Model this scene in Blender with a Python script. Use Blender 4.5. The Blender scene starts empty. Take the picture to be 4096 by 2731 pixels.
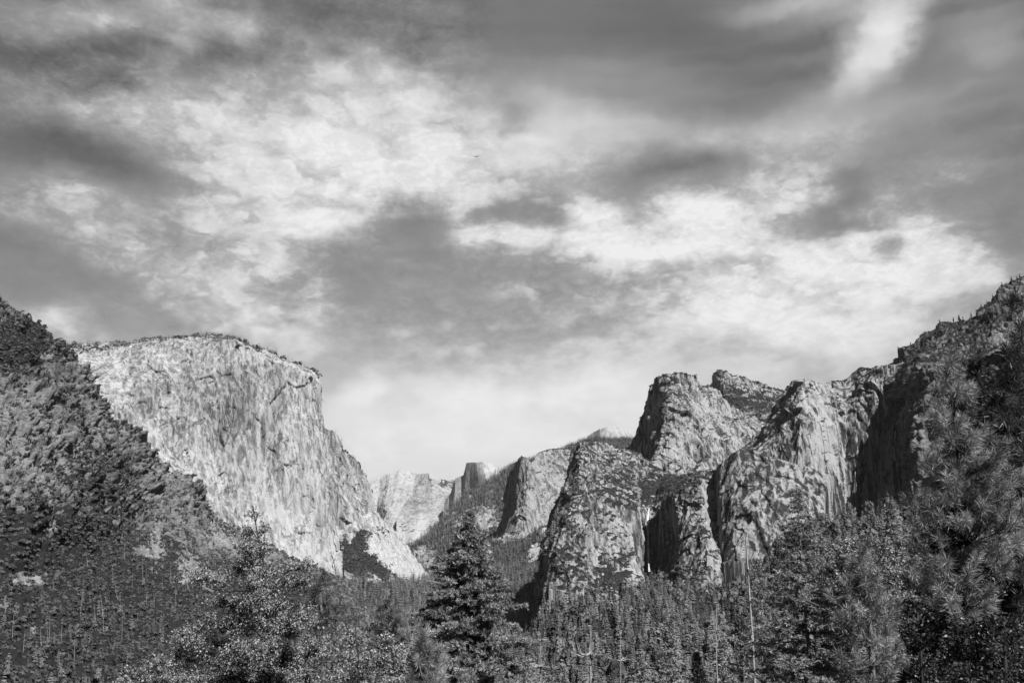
import bpy, math, numpy as np
from mathutils import Vector

# ------------------------------------------------------------------ camera, light, sky
F, CX, CY, HORIZON = 3720.0, 2048.0, 1365.5, 2238.0      # photograph's own pixels (4096 wide)
PITCH = math.atan((HORIZON - CY) / F)
cP, sP = math.cos(PITCH), math.sin(PITCH)
scene = bpy.context.scene
cam_data = bpy.data.cameras.new("camera")
cam_data.sensor_width = 36.0
cam_data.lens = F / 4096.0 * 36.0
cam_data.clip_start, cam_data.clip_end = 0.5, 90000.0
camera = bpy.data.objects.new("camera", cam_data)
camera.rotation_euler = (math.pi / 2 + PITCH, 0, 0)
scene.collection.objects.link(camera)
scene.camera = camera
scene.view_settings.view_transform = 'Standard'
scene.view_settings.look = 'None'
EXPO = 1.05
scene.view_settings.exposure = EXPO
scene.view_settings.gamma = 1.0
scene.render.film_transparent = False
scene.cycles.max_bounces = 4
scene.cycles.diffuse_bounces = 2
scene.cycles.transparent_max_bounces = 4
scene.cycles.sample_clamp_direct = 5.0
scene.cycles.sample_clamp_indirect = 3.0

SUN_AZ, SUN_EL = math.radians(148), math.radians(45)       # clockwise from the view direction (+Y)
to_sun = Vector((math.sin(SUN_AZ) * math.cos(SUN_EL), math.cos(SUN_AZ) * math.cos(SUN_EL), math.sin(SUN_EL)))
sun_data = bpy.data.lights.new("sun", 'SUN')
sun_data.energy = 4.8
sun_data.angle = math.radians(0.5)
sun = bpy.data.objects.new("sun", sun_data)
sun.rotation_euler = to_sun.to_track_quat('Z', 'Y').to_euler()
scene.collection.objects.link(sun)


def at(px, py, D):
    x, y = (px - CX) / F, -(py - CY) / F
    d = np.array([x, cP - y * sP, sP + y * cP])
    return d * (D / d[1])


def project(P):
    P = np.asarray(P)
    f = P[:, 1] * cP + P[:, 2] * sP
    u = -P[:, 1] * sP + P[:, 2] * cP
    f = np.maximum(f, 1e-3)
    return CX + F * P[:, 0] / f, CY - F * u / f


class NT:
    """tiny node-tree builder"""
    def __init__(s, tree):
        s.t = tree
        tree.nodes.clear()

    def n(s, kind, inputs=None, **props):
        nd = s.t.nodes.new(kind)
        for k, v in props.items():
            setattr(nd, k, v)
        for k, v in (inputs or {}).items():
            sock = nd.inputs[k]
            if hasattr(v, 'is_linked') or isinstance(v, bpy.types.NodeSocket):
                s.t.links.new(v, sock)
            else:
                sock.default_value = v
        return nd

    def m(s, op, a, b=0.0, c=0.0, clamp=False):
        nd = s.n('ShaderNodeMath', {0: a, 1: b, 2: c}, operation=op)
        nd.use_clamp = clamp
        return nd.outputs[0]

    def v(s, op, a, b=(0, 0, 0)):
        nd = s.n('ShaderNodeVectorMath', {0: a, 1: b}, operation=op)
        return nd.outputs['Value'] if op in ('DOT_PRODUCT', 'LENGTH') else nd.outputs[0]

    def step(s, x, lo, hi):
        nd = s.n('ShaderNodeMapRange', {0: x, 1: lo, 2: hi, 3: 0.0, 4: 1.0}, interpolation_type='SMOOTHSTEP')
        return nd.outputs[0]

    def noise(s, vec, scale, detail=4.0, rough=0.55, dist=0.0, out=0):
        nd = s.n('ShaderNodeTexNoise', {'Vector': vec, 'Scale': scale, 'Detail': detail, 'Roughness': rough, 'Distortion': dist})
        return nd.outputs[out]

    def mix(s, fac, a, b):
        nd = s.n('ShaderNodeMix', {0: fac, 2: a, 3: b}, data_type='FLOAT')
        return nd.outputs[0]


#SKYMAP
# Sky: what the cloud cover is, bearing by bearing, written as strokes laid over each other:
# (bearing and height as photograph pixels, radii, tilt, brightness, strength)
SKY = [
    # x, y, rx, ry, tilt, value, strength
    (300, 130, 500, 180, 5, .52, .9), (120, 250, 300, 130, 0, .36, .7), (640, 60, 380, 160, 0, .62, .9),
    (180, 40, 200, 70, 0, .5, .6), (480, 0, 110, 60, 0, .40, .7), (900, 110, 260, 110, -10, .66, .9),
    (40, 190, 260, 70, 0, .22, .9), (330, 205, 330, 55, -5, .26, .9), (580, 160, 130, 45, -10, .25, .8),
    (380, 300, 230, 45, -10, .3, .7), (90, 330, 220, 110, 0, .34, .8), (560, 270, 150, 50, 0, .5, .6),
    (700, 230, 120, 60, 0, .56, .6),
    (1130, 60, 120, 110, 60, .33, .9), (1230, 120, 150, 60, -30, .33, .9), (930, 260, 240, 70, 5, .32, .95),
    (1060, 200, 110, 60, -40, .36, .8), (960, 20, 110, 30, 5, .33, .7), (1010, 95, 90, 45, 0, .7, .7), (1180, 330, 130, 40, 15, .5, .6), (1240, 380, 60, 40, 0, .45, .6),
    (300, 430, 420, 110, 10, .52, .85), (560, 480, 380, 140, 10, .66, .9), (900, 520, 480, 170, 15, .74, .95),
    (250, 610, 330, 80, 12, .31, .98), (470, 680, 280, 80, 25, .33, .98), (640, 740, 160, 60, 20, .36, .9), (60, 640, 150, 40, 0, .4, .5),
    (70, 720, 100, 40, 0, .36, .5),
    (100, 790, 180, 100, 0, .64, .9), (270, 720, 180, 60, 10, .6, .8), (330, 850, 280, 110, 20, .68, .95), (520, 960, 240, 70, 25, .7, .95),
    (40, 940, 130, 60, 0, .45, .8),
    (600, 830, 200, 70, 10, .6, .7), (820, 900, 260, 90, 10, .66, .8), (700, 860, 60, 25, 0, .45, .5),
    (1000, 720, 380, 180, 10, .75, .95), (1300, 880, 420, 160, 0, .84, .95), (1250, 620, 330, 200, 10, .8, .9), (1450, 560, 330, 260, 20, .85, .95),
    (1800, 620, 360, 230, 20, .85, .95), (1100, 370, 280, 90, 20, .7, .6), (1500, 290, 330, 110, 25, .78, .9), (1750, 330, 250, 110, 20, .82, .85),
    (1300, 260, 120, 90, 0, .72, .6),
    (1590, 110, 200, 120, 30, .42, .95), (1950, 110, 460, 170, 5, .42, 1.), (2300, 170, 560, 170, 5, .40, 1.), (2750, 120, 420, 150, 0, .35, 1.),
    (2450, 330, 460, 110, 0, .52, .9), (3000, 300, 340, 190, 0, .38, 1.), (2700, 420, 300, 100, 0, .50, .8), (3070, 430, 230, 90, 0, .42, .95), (2050, 290, 260, 70, 20, .5, .8),
    (1780, 90, 90, 110, 60, .5, .6),
    (2200, 430, 260, 90, 15, .66, .8), (2500, 520, 420, 80, 10, .68, .9), (2120, 560, 220, 110, 0, .84, .9), (2050, 480, 50, 90, 60, .52, .5),
    (2000, 420, 70, 25, 20, .5, .4), (2380, 600, 200, 80, 0, .76, .8),
    (3250, 20, 330, 60, -5, .66, .9), (3570, 90, 170, 110, -30, .84, .95), (3540, 180, 160, 80, -35, .88, .95), (3470, 260, 150, 60, -30, .82, .9), (3680, 20, 120, 70, -40, .7, .8),
    (3400, 350, 190, 60, -15, .68, .8), (3780, 90, 110, 190, 20, .42, .95), (3850, 250, 150, 130, 0, .45, .9), (3980, 130, 130, 120, 0, .55, .75), (4000, 210, 110, 60, 0, .6, .5),
    (3700, 420, 320, 90, -12, .55, .9), (4000, 420, 200, 80, 0, .46, .8), (3300, 540, 330, 110, -5, .72, .9), (3000, 560, 220, 70, 5, .7, .8), (3700, 560, 260, 120, -8, .52, .95), (4050, 560, 240, 180, 0, .44, 1.),
    (3950, 760, 260, 120, 0, .48, 1.), (3750, 700, 220, 70, -15, .66, .8),
    (2780, 660, 200, 60, 0, .44, .95), (2680, 700, 160, 50, 0, .42, .9), (2980, 660, 100, 50, 0, .5, .6), (2900, 760, 260, 60, 5, .62, .7),
    (3200, 720, 260, 80, 0, .74, .85), (3000, 830, 380, 80, 0, .82, .9), (2760, 840, 230, 70, 5, .9, .95), (3340, 830, 260, 80, 0, .78, .6), 
    (3420, 760, 90, 50, 0, .46, .9), (3370, 870, 150, 50, -5, .42, .95), (3480, 840, 90, 40, 0, .5, .8), (3260, 910, 160, 35, 0, .45, .9), (3550, 990, 120, 35, -5, .52, .8),
    (1960, 880, 220, 50, 0, .46, .95), (2120, 900, 130, 50, 0, .48, .9), (1660, 860, 130, 50, 10, .5, .8), (2450, 860, 120, 40, 5, .55, .7), (2320, 760, 220, 80, 10, .7, .7),
    (1600, 930, 140, 60, 0, .46, .9), (1720, 960, 130, 60, 10, .48, .9), (1790, 840, 120, 40, 15, .72, .7),
    (2360, 890, 130, 70, 0, .93, 1.), (2000, 960, 170, 60, 0, .86, 1.), (2250, 970, 280, 70, 0, .88, .95), (2550, 960, 280, 80, 5, .86, .95), (2500, 1040, 150, 60, 0, .88, .8),
    (2650, 900, 100, 25, 0, .5, .9), (2800, 1000, 420, 100, 0, .9, .95), (3200, 1040, 420, 100, 0, .9, .95), (3600, 920, 160, 80, 0, .85, .8), (3700, 1010, 280, 120, 0, .88, .9),
    (3500, 1120, 420, 100, 0, .87, .95), (3980, 960, 180, 120, 20, .58, .9), (4060, 900, 100, 160, 0, .48, .9), (3880, 1080, 220, 70, 10, .8, .8),
    (2700, 1130, 330, 90, -5, .7, .9), (2900, 1120, 260, 50, -10, .74, .6), (3050, 1180, 330, 80, 5, .88, .9), (2900, 1270, 300, 70, 5, .9, .9), (3150, 1320, 300, 70, 5, .92, .9), (3450, 1330, 330, 80, -8, .86, .9),
    (3350, 1220, 400, 60, -10, .84, .8), (3050, 1420, 380, 50, 3, .72, .9), (2650, 1330, 220, 90, 0, .74, .8), (3500, 1420, 220, 40, -10, .84, .7),
    (2500, 1200, 300, 90, -20, .66, .8), (2250, 1200, 300, 130, 0, .62, .8), (1800, 1080, 330, 90, 0, .56, .95), (1500, 1100, 260, 110, 0, .52, .95), (1900, 1250, 380, 130, 0, .62, .9), (1550, 1300, 260, 90, 0, .64, .9),
    (1700, 1150, 80, 30, 0, .64, .7), (1420, 990, 150, 50, 10, .56, .8), (2060, 1145, 70, 18, 0, .66, .6), (1760, 1310, 40, 14, 20, .7, .5),
    (200, 1120, 330, 110, 10, .50, .95), (450, 1220, 330, 100, 20, .56, .95), (150, 1010, 200, 60, 10, .5, .8), (80, 1300, 330, 90, 0, .6, .5),
    (520, 1050, 160, 45, 25, .76, .9), (650, 1080, 260, 60, 20, .68, .9), (900, 1080, 260, 80, 15, .72, .9), (700, 960, 160, 40, 15, .62, .7), (900, 1180, 260, 60, 15, .76, .9), (1080, 1060, 180, 70, 10, .78, .85), (680, 1200, 90, 40, 0, .7, .7),
    (1050, 1280, 260, 60, 15, .78, .9), (1150, 1370, 180, 45, 15, .8, .85), (850, 1290, 130, 30, 5, .74, .7), (1260, 1210, 60, 110, -40, .8, .9), (1310, 1150, 110, 40, 30, .8, .9), (1340, 1220, 60, 22, 20, .78, .7), (1190, 1130, 80, 40, 10, .56, .8),
    (230, 1262, 95, 38, 0, .84, 1.), (215, 1245, 60, 20, 0, .84, .7), (260, 1350, 120, 25, 0, .7, .4),
    (1430, 1580, 110, 80, -15, .92, 1.), (1500, 1530, 80, 40, -10, .92, .9), (1390, 1680, 140, 50, 0, .84, .7), (1330, 1500, 120, 70, 0, .68, .8), (1600, 1620, 60, 90, 0, .76, .9),
    (1760, 1560, 130, 40, 5, .88, .9), (1850, 1620, 260, 90, 0, .9, .95), (2200, 1580, 380, 80, -8, .91, .95), (2000, 1480, 330, 45, 5, .72, .9), (2400, 1520, 260, 70, -8, .88, .9),
    (420, 330, 130, 40, -8, .27, .7), (820, 215, 150, 40, 5, .28, .7), (720, 170, 50, 30, 0, .55, .6), (1260, 90, 60, 90, -40, .30, .7), (1200, 210, 50, 60, -40, .34, .6),
    (1330, 200, 90, 25, -25, .36, .6), (330, 120, 260, 70, -8, .56, .6), (980, 140, 70, 80, 0, .72, .6),
    (1130, 250, 40, 70, 60, .5, .5), (1880, 395, 40, 16, 0, .5, .6), (2020, 400, 60, 16, 30, .48, .6), (2045, 470, 22, 60, 10, .5, .6), (1830, 545, 60, 16, 20, .6, .5), (1760, 490, 30, 30, 0, .6, .5),
    (2780, 620, 240, 40, 3, .43, .8), (2920, 640, 40, 16, 0, .62, .7), (3440, 740, 60, 60, 30, .45, .8), (3360, 890, 200, 30, -3, .40, .8), (3500, 870, 60, 25, 0, .46, .7), (3580, 1000, 90, 20, -8, .48, .7), (3420, 840, 30, 16, 0, .78, .6),
    (2050, 862, 170, 26, 3, .50, .7), (2560, 790, 140, 30, 8, .52, .6), (1640, 830, 70, 30, 25, .58, .5), (1600, 950, 110, 40, 0, .54, .5), (1500, 1010, 120, 40, 0, .60, .5),
    (1560, 1180, 330, 130, 5, .54, .7), (330, 1230, 330, 80, 12, .56, .7), (230, 1258, 90, 34, 0, .82, .9), (200, 90, 260, 60, 0, .60, .6), (700, 90, 200, 90, 0, .66, .6), (120, 1120, 220, 70, 5, .47, .7),
    (2550, 1620, 240, 90, 0, .88, .9), (1700, 1750, 420, 90, 0, .9, .95), (2100, 1760, 480, 90, 0, .9, .95), (1500, 1830, 300, 70, 0, .88, .9), (3000, 1480, 280, 40, 0, .8, .8), (2450, 1400, 300, 60, -10, .78, .9),
]


def sky_map(px, py):
    base = np.interp(py, [0, 500, 900, 1200, 1500, 1900, 2300], [.40, .46, .48, .55, .68, .84, .86])
    M = base + 0 * px
    for (x, y, rx, ry, t, val, s) in SKY:
        a = math.radians(t)
        dx, dy = px - x, py - y
        u = (dx * math.cos(a) + dy * math.sin(a)) / rx
        w = (-dx * math.sin(a) + dy * math.cos(a)) / ry
        g = s * np.exp(-(u * u + w * w) ** 1.3 * 0.9)
        M = M + (val - M) * g
    return M


def build_world():
    world = bpy.data.worlds.new("World")
    scene.world = world
    world.use_nodes = True
    T = NT(world.node_tree)
    STR = 0.1
    tc = T.n('ShaderNodeTexCoord').outputs['Generated']
    # clear air
    sky = T.n('ShaderNodeTexSky', sky_type='NISHITA', sun_disc=False, sun_elevation=SUN_EL, sun_rotation=SUN_AZ,
              altitude=1300.0, air_density=1.0, dust_density=0.6, ozone_density=1.0).outputs[0]
    sep = T.n('ShaderNodeSeparateColor', {0: sky})
    # black-and-white film behind a red filter
    bw = T.m('ADD', T.m('MULTIPLY', sep.outputs[0], 0.85), T.m('MULTIPLY', sep.outputs[1], 0.15))
    bw = T.m('MULTIPLY', bw, SKY_GAIN)
    # direction -> bearing / height, both warped a little so that cloud edges curl
    xyz = T.n('ShaderNodeSeparateXYZ', {0: tc})
    zc = T.m('MAXIMUM', xyz.outputs[2], 0.03)
    plane = T.n('ShaderNodeCombineXYZ', {0: T.m('DIVIDE', xyz.outputs[0], zc), 1: T.m('DIVIDE', xyz.outputs[1], zc), 2: 0.0}).outputs[0]
    az = T.m('ARCTAN2', xyz.outputs[0], xyz.outputs[1])
    el = T.m('ARCSINE', xyz.outputs[2])
    ang = T.n('ShaderNodeCombineXYZ', {0: az, 1: T.m('MULTIPLY', el, 1.3), 2: 0.0}).outputs[0]
    w1 = T.n('ShaderNodeSeparateColor', {0: T.noise(ang, 9.0, 4.0, 0.55, out=1)})
    w2 = T.n('ShaderNodeSeparateColor', {0: T.noise(ang, 30.0, 3.0, 0.6, out=1)})
    az2 = T.m('ADD', az, T.m('ADD', T.m('MULTIPLY', T.m('SUBTRACT', w1.outputs[0], .5), 0.05), T.m('MULTIPLY', T.m('SUBTRACT', w2.outputs[0], .5), 0.03)))
    el2 = T.m('ADD', el, T.m('ADD', T.m('MULTIPLY', T.m('SUBTRACT', w1.outputs[1], .5), 0.03), T.m('MULTIPLY', T.m('SUBTRACT', w2.outputs[1], .5), 0.016)))
    AZ0, AZ1, EL0, EL1 = -0.56, 0.56, -0.02, 0.64
    NU, NV, K = 72, 46, 24
    azg = np.linspace(AZ0, AZ1, NU)
    elg = np.linspace(EL0, EL1, NV)
    AZG, ELG = np.meshgrid(azg, elg)
    acc = 0
    offs = [(-.25, -.25), (.25, -.25), (-.25, .25), (.25, .25)]
    for ox, oy in offs:
        A = AZG + ox * (azg[1] - azg[0])
        E = ELG + oy * (elg[1] - elg[0])
        P = np.stack([np.sin(A) * np.cos(E), np.cos(A) * np.cos(E), np.sin(E)], -1).reshape(-1, 3)
        px, py = project(P)
        acc = acc + sky_map(px.reshape(NV, NU), py.reshape(NV, NU))
    M = acc / len(offs)
    off = 0.6
    U, S, Vt = np.linalg.svd(M - off, full_matrices=False)
    fac_u = T.n('ShaderNodeMapRange', {0: az2, 1: AZ0, 2: AZ1, 3: 0.0, 4: 1.0}).outputs[0]
    fac_v = T.n('ShaderNodeMapRange', {0: el2, 1: EL0, 2: EL1, 3: 0.0, 4: 1.0}).outputs[0]

    def curves(fac, rows):
        lo, hi = rows.min(), rows.max()
        n = rows.shape[1]
        col = T.n('ShaderNodeCombineColor', {0: fac, 1: fac, 2: fac}).outputs[0]
        nd = T.n('ShaderNodeRGBCurve', {1: col})
        for c in range(3):
            cv = nd.mapping.curves[c]
            vals = (rows[c] - lo) / (hi - lo)
            cv.points[0].location = (0.0, vals[0])
            cv.points[1].location = (1.0, vals[-1])
            for i in range(1, n - 1):
                cv.points.new(i / (n - 1), vals[i])
        nd.mapping.update()
        sc = T.v('MULTIPLY', nd.outputs[0], (hi - lo,) * 3)
        return T.v('ADD', sc, (lo,) * 3)
    total = off
    for k in range(0, K, 3):
        gv = curves(fac_v, (U[:, k:k + 3] * S[k:k + 3]).T)
        gu = curves(fac_u, Vt[k:k + 3])
        total = T.m('ADD', total, T.v('DOT_PRODUCT', gu, gv))
    # puffs: smaller towards the horizon
    pl = T.n('ShaderNodeMapping', {0: ang, 2: (0, 0, math.radians(-8)), 3: (0.75, 1.0, 1.0)}).outputs[0]
    big = T.noise(pl, 17.0, 6.0, 0.53, 0.25)
    puff = T.noise(pl, 32.0, 5.0, 0.53, 0.25)
    puff2 = T.noise(pl, 70.0, 2.0, 0.5, 0.1)
    hi_up = T.step(el, 0.22, 0.40)
    rough = T.step(T.noise(ang, 6.0, 2.0, 0.5), 0.40, 0.60)
    hf = T.m('ADD', T.m('MULTIPLY', T.m('SUBTRACT', T.mix(hi_up, puff, big), .5), 0.55),
             T.m('MULTIPLY', T.m('SUBTRACT', T.mix(hi_up, puff2, puff), .5), 0.22))
    # the high grey veil (upper centre and right) is smooth
    veil = T.m('MULTIPLY', T.step(el, 0.36, 0.48), T.step(az, -0.1, 0.06))
    amp = T.m('MULTIPLY', T.mix(rough, 0.55, 1.15), T.m('SUBTRACT', 1.0, T.m('MULTIPLY', veil, 0.85)))
    low = T.step(el, 0.16, 0.30)
    amp = T.m('MULTIPLY', amp, T.mix(low, 0.30, 1.0))
    cl = T.mix(T.step(total, 0.50, 0.68), 0.22, 1.0)
    cl = T.m('MAXIMUM', cl, T.m('MULTIPLY', T.step(el, 0.36, 0.46), T.m('SUBTRACT', 1.0, veil)))
    hf = T.m('MULTIPLY', hf, cl)
    soft_v = T.m('ADD', total, T.m('MULTIPLY', hf, amp))
    # broken cloud: cells with a firm edge where the cover is neither closed nor open
    cw = T.n('ShaderNodeVectorMath', {0: T.noise(pl, 30.0, 5.0, 0.6, out=1), 'Scale': 0.062}, operation='SCALE').outputs[0]
    pv = T.v('ADD', pl, cw)
    c1 = T.n('ShaderNodeTexVoronoi', {'Vector': pv, 'Scale': 27.0, 'Smoothness': 0.5, 'Detail': 1.0, 'Roughness': 0.45}, feature='SMOOTH_F1').outputs[0]
    cell = T.m('SUBTRACT', 0.55, T.m('MULTIPLY', c1, 1.15))
    drive = T.m('ADD', T.m('ADD', total, T.m('MULTIPLY', hf, 0.55)), T.m('MULTIPLY', T.m('MULTIPLY', cell, cl), 0.38))
    sharp = T.step(drive, 0.51, 0.75)
    firm_v = T.m('ADD', T.m('MULTIPLY', total, 0.74), T.m('ADD', 0.085, T.m('MULTIPLY', sharp, 0.19)))
    c2 = T.n('ShaderNodeTexVoronoi', {'Vector': T.v('ADD', pv, cw), 'Scale': 58.0, 'Smoothness': 0.6}, feature='SMOOTH_F1').outputs[0]
    firm_v = T.m('ADD', firm_v, T.m('MULTIPLY', hf, 0.30))
    firm_v = T.m('ADD', firm_v, T.m('MULTIPLY', T.m('MULTIPLY', T.m('SUBTRACT', 0.42, c2), cl), 0.20))
    wgt = T.m('MULTIPLY', T.m('MULTIPLY', low, T.m('SUBTRACT', 1.0, veil)), 0.80)
    wgt = T.m('MULTIPLY', wgt, T.m('SUBTRACT', 1.0, T.m('MULTIPLY', T.step(el, 0.40, 0.52), 0.45)))
    val = T.mix(wgt, soft_v, firm_v)
    val = T.m('ADD', T.m('MULTIPLY', T.m('SUBTRACT', val, 0.55), 1.04), 0.608, clamp=True)
    over = T.m('MAXIMUM', T.m('SUBTRACT', val, 0.80), 0.0)
    val = T.m('SUBTRACT', val, T.m('MULTIPLY', over, 0.30))
    lin = T.m('DIVIDE', T.m('POWER', val, 2.2), 2.0 ** EXPO)
    # cover: how much of the clear sky behind is hidden
    clear = T.m('MULTIPLY', bw, STR)
    WHITE = 0.98 / 2.0 ** EXPO
    cover = T.m('DIVIDE', T.m('SUBTRACT', lin, clear), T.m('SUBTRACT', WHITE, clear), clamp=True)
    inside = T.m('MULTIPLY', T.m('LESS_THAN', T.m('ABSOLUTE', az), 0.75), T.m('LESS_THAN', el, 0.75))
    thin = T.m('MULTIPLY', T.step(puff, 0.45, 0.8), 0.05)
    cover = T.mix(inside, thin, cover)
    out = T.mix(cover, bw, WHITE / STR)
    bg = T.n('ShaderNodeBackground', {0: out, 1: STR})
    wo = T.n('ShaderNodeOutputWorld')
    T.t.links.new(bg.outputs[0], wo.inputs[0])
    world.cycles.sampling_method = 'MANUAL'
    world.cycles.sample_map_resolution = 512


SKY_GAIN = 0.15
build_world()


# ------------------------------------------------------------------ noise
def _hash(ix, iy, iz, seed):
    h = (ix.astype(np.uint32) * np.uint32(374761393) + iy.astype(np.uint32) * np.uint32(668265263)
         + iz.astype(np.uint32) * np.uint32(2246822519) + np.uint32((seed * 3266489917) & 0xffffffff))
    h = (h ^ (h >> np.uint32(13))) * np.uint32(1274126177)
    h = (h ^ (h >> np.uint32(16))) * np.uint32(2654435761)
    return h ^ (h >> np.uint32(15))


def perlin(P, seed=0):
    P = np.asarray(P, dtype=np.float64)
    I = np.floor(P).astype(np.int64)
    f = P - I
    u = f * f * f * (f * (f * 6 - 15) + 10)
    res = 0
    for c in range(8):
        ox, oy, oz = c & 1, (c >> 1) & 1, (c >> 2) & 1
        h = _hash(I[:, 0] + ox, I[:, 1] + oy, I[:, 2] + oz, seed)
        g = (((h & np.uint32(1023)).astype(np.float64) / 511.5 - 1) * (f[:, 0] - ox)
             + (((h >> np.uint32(10)) & np.uint32(1023)).astype(np.float64) / 511.5 - 1) * (f[:, 1] - oy)
             + (((h >> np.uint32(20)) & np.uint32(1023)).astype(np.float64) / 511.5 - 1) * (f[:, 2] - oz))
        w = (u[:, 0] if ox else 1 - u[:, 0]) * (u[:, 1] if oy else 1 - u[:, 1]) * (u[:, 2] if oz else 1 - u[:, 2])
        res = res + w * g
    return res * 1.1


def fbm(P, octaves=4, seed=0, gain=0.5, lac=2.03):
    a, s, n = 1.0, 0.0, 0.0
    P = np.asarray(P, dtype=np.float64)
    for o in range(octaves):
        s = s + a * perlin(P, seed + o * 17)
        n += a
        a *= gain
        P = P * lac + 13.7
    return s / n


def ridged(P, octaves=3, seed=0):
    a, s, n = 1.0, 0.0, 0.0
    for o in range(octaves):
        s = s + a * (1 - np.abs(perlin(P, seed + o * 31)) * 2)
        n += a
        a *= 0.5
        P = P * 2.1 + 7.3
    return s / n


def smooth(x, lo, hi):
    t = np.clip((x - lo) / (hi - lo), 0, 1)
    return t * t * (3 - 2 * t)


def steps(x, k, sharp=0.25):
    y = x * k
    f = np.floor(y)
    return (f + smooth(y - f, 0.5 - sharp, 0.5 + sharp)) / k


def facets(P, L, zs, seed, tilt=0.5):
    '''fractured planes: each cell of a jittered lattice carries one tilted plane'''
    Q = np.asarray(P) / np.array([L, L, L * zs])
    I = np.floor(Q).astype(np.int64)
    best = np.full(len(Q), 1e9)
    out = np.zeros(len(Q))
    for dx in (-1, 0, 1):
        for dy in (-1, 0, 1):
            for dz in (-1, 0, 1):
                cx, cy, cz = I[:, 0] + dx, I[:, 1] + dy, I[:, 2] + dz
                h = _hash(cx, cy, cz, seed)
                h2 = _hash(cx, cy, cz, seed + 77)
                m = np.uint32(1023)
                j = np.stack([(h & m), ((h >> np.uint32(10)) & m), ((h >> np.uint32(20)) & m)], 1) / 1023.0
                r = Q - (np.stack([cx, cy, cz], 1) + j)
                d2 = (r * r).sum(1)
                g = np.stack([(h2 & m), ((h2 >> np.uint32(10)) & m), ((h2 >> np.uint32(20)) & m)], 1) / 511.5 - 1
                val = (g * r).sum(1) * tilt + ((h >> np.uint32(5)) & m) / 1023.0 * 0.5 - .25
                k = d2 < best
                best[k] = d2[k]
                out[k] = val[k]
    return out * L


# ------------------------------------------------------------------ mesh helpers
def tag(o, label=None, cat=None, group=None, kind=None):
    if label: o['label'] = label
    if cat: o['category'] = cat
    if group: o['group'] = group
    if kind: o['kind'] = kind
    return o


def make_mesh(name, verts, faces, attrs=None, smooth_shade=True, mats=(), mat_index=None):
    """faces: (n,3) or (n,4) int array, or a list of such arrays"""
    me = bpy.data.meshes.new(name)
    verts = np.ascontiguousarray(verts, dtype=np.float32)
    if not isinstance(faces, (list, tuple)):
        faces = [faces]
    faces = [np.asarray(f, dtype=np.int32) for f in faces if len(f)]
    me.vertices.add(len(verts))
    me.vertices.foreach_set('co', verts.ravel())
    loops = np.concatenate([f.ravel() for f in faces])
    counts = np.concatenate([np.full(len(f), f.shape[1], dtype=np.int32) for f in faces])
    starts = np.concatenate([[0], np.cumsum(counts)[:-1]]).astype(np.int32)
    me.loops.add(len(loops))
    me.loops.foreach_set('vertex_index', loops.astype(np.int32))
    me.polygons.add(len(counts))
    me.polygons.foreach_set('loop_start', starts)
    me.polygons.foreach_set('loop_total', counts)
    me.polygons.foreach_set('use_smooth', np.full(len(counts), smooth_shade, dtype=bool))
    for m in mats:
        me.materials.append(m)
    if mat_index is not None:
        me.polygons.foreach_set('material_index', np.asarray(mat_index, dtype=np.int32))
    for k, a in (attrs or {}).items():
        at_ = me.attributes.new(k, 'FLOAT', 'POINT')
        at_.data.foreach_set('value', np.ascontiguousarray(a, dtype=np.float32))
    me.update()
    return me


def link(name, me, parent=None, loc=None):
    o = bpy.data.objects.new(name, me)
    scene.collection.objects.link(o)
    if parent is not None:
        o.parent = parent
    if loc is not None:
        o.location = loc
    return o


def resample(poly, n):
    d = np.r_[0, np.cumsum(np.linalg.norm(np.diff(poly, axis=0), axis=1))]
    t = np.linspace(0, d[-1], n)
    return np.stack([np.interp(t, d, poly[:, k]) for k in range(3)], 1)


def grid_faces(nu, nv):
    i = np.arange((nu - 1) * (nv - 1))
    u, v = i // (nv - 1), i % (nv - 1)
    a = u * nv + v
    return np.stack([a, a + 1, a + nv + 1, a + nv], 1)


def grid_normals(G):
    du = np.gradient(G, axis=0)
    dv = np.gradient(G, axis=1)
    n = np.cross(du, dv)
    return n / np.maximum(np.linalg.norm(n, axis=2, keepdims=True), 1e-9)


def blur(G, r):
    if r < 1:
        return G
    k = np.exp(-np.linspace(-2, 2, 2 * r + 1) ** 2)
    k /= k.sum()
    for ax in (0, 1):
        pad = [(0, 0)] * G.ndim
        pad[ax] = (r, r)
        Gp = np.pad(G, pad, mode='reflect', reflect_type='odd')
        out = np.zeros_like(G)
        for j, w in enumerate(k):
            sl = [slice(None)] * G.ndim
            sl[ax] = slice(j, j + G.shape[ax])
            out = out + w * Gp[tuple(sl)]
        G = out
    return G


SURF = {}


def unit2(v):
    return v / np.linalg.norm(v, axis=1, keepdims=True)


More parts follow.
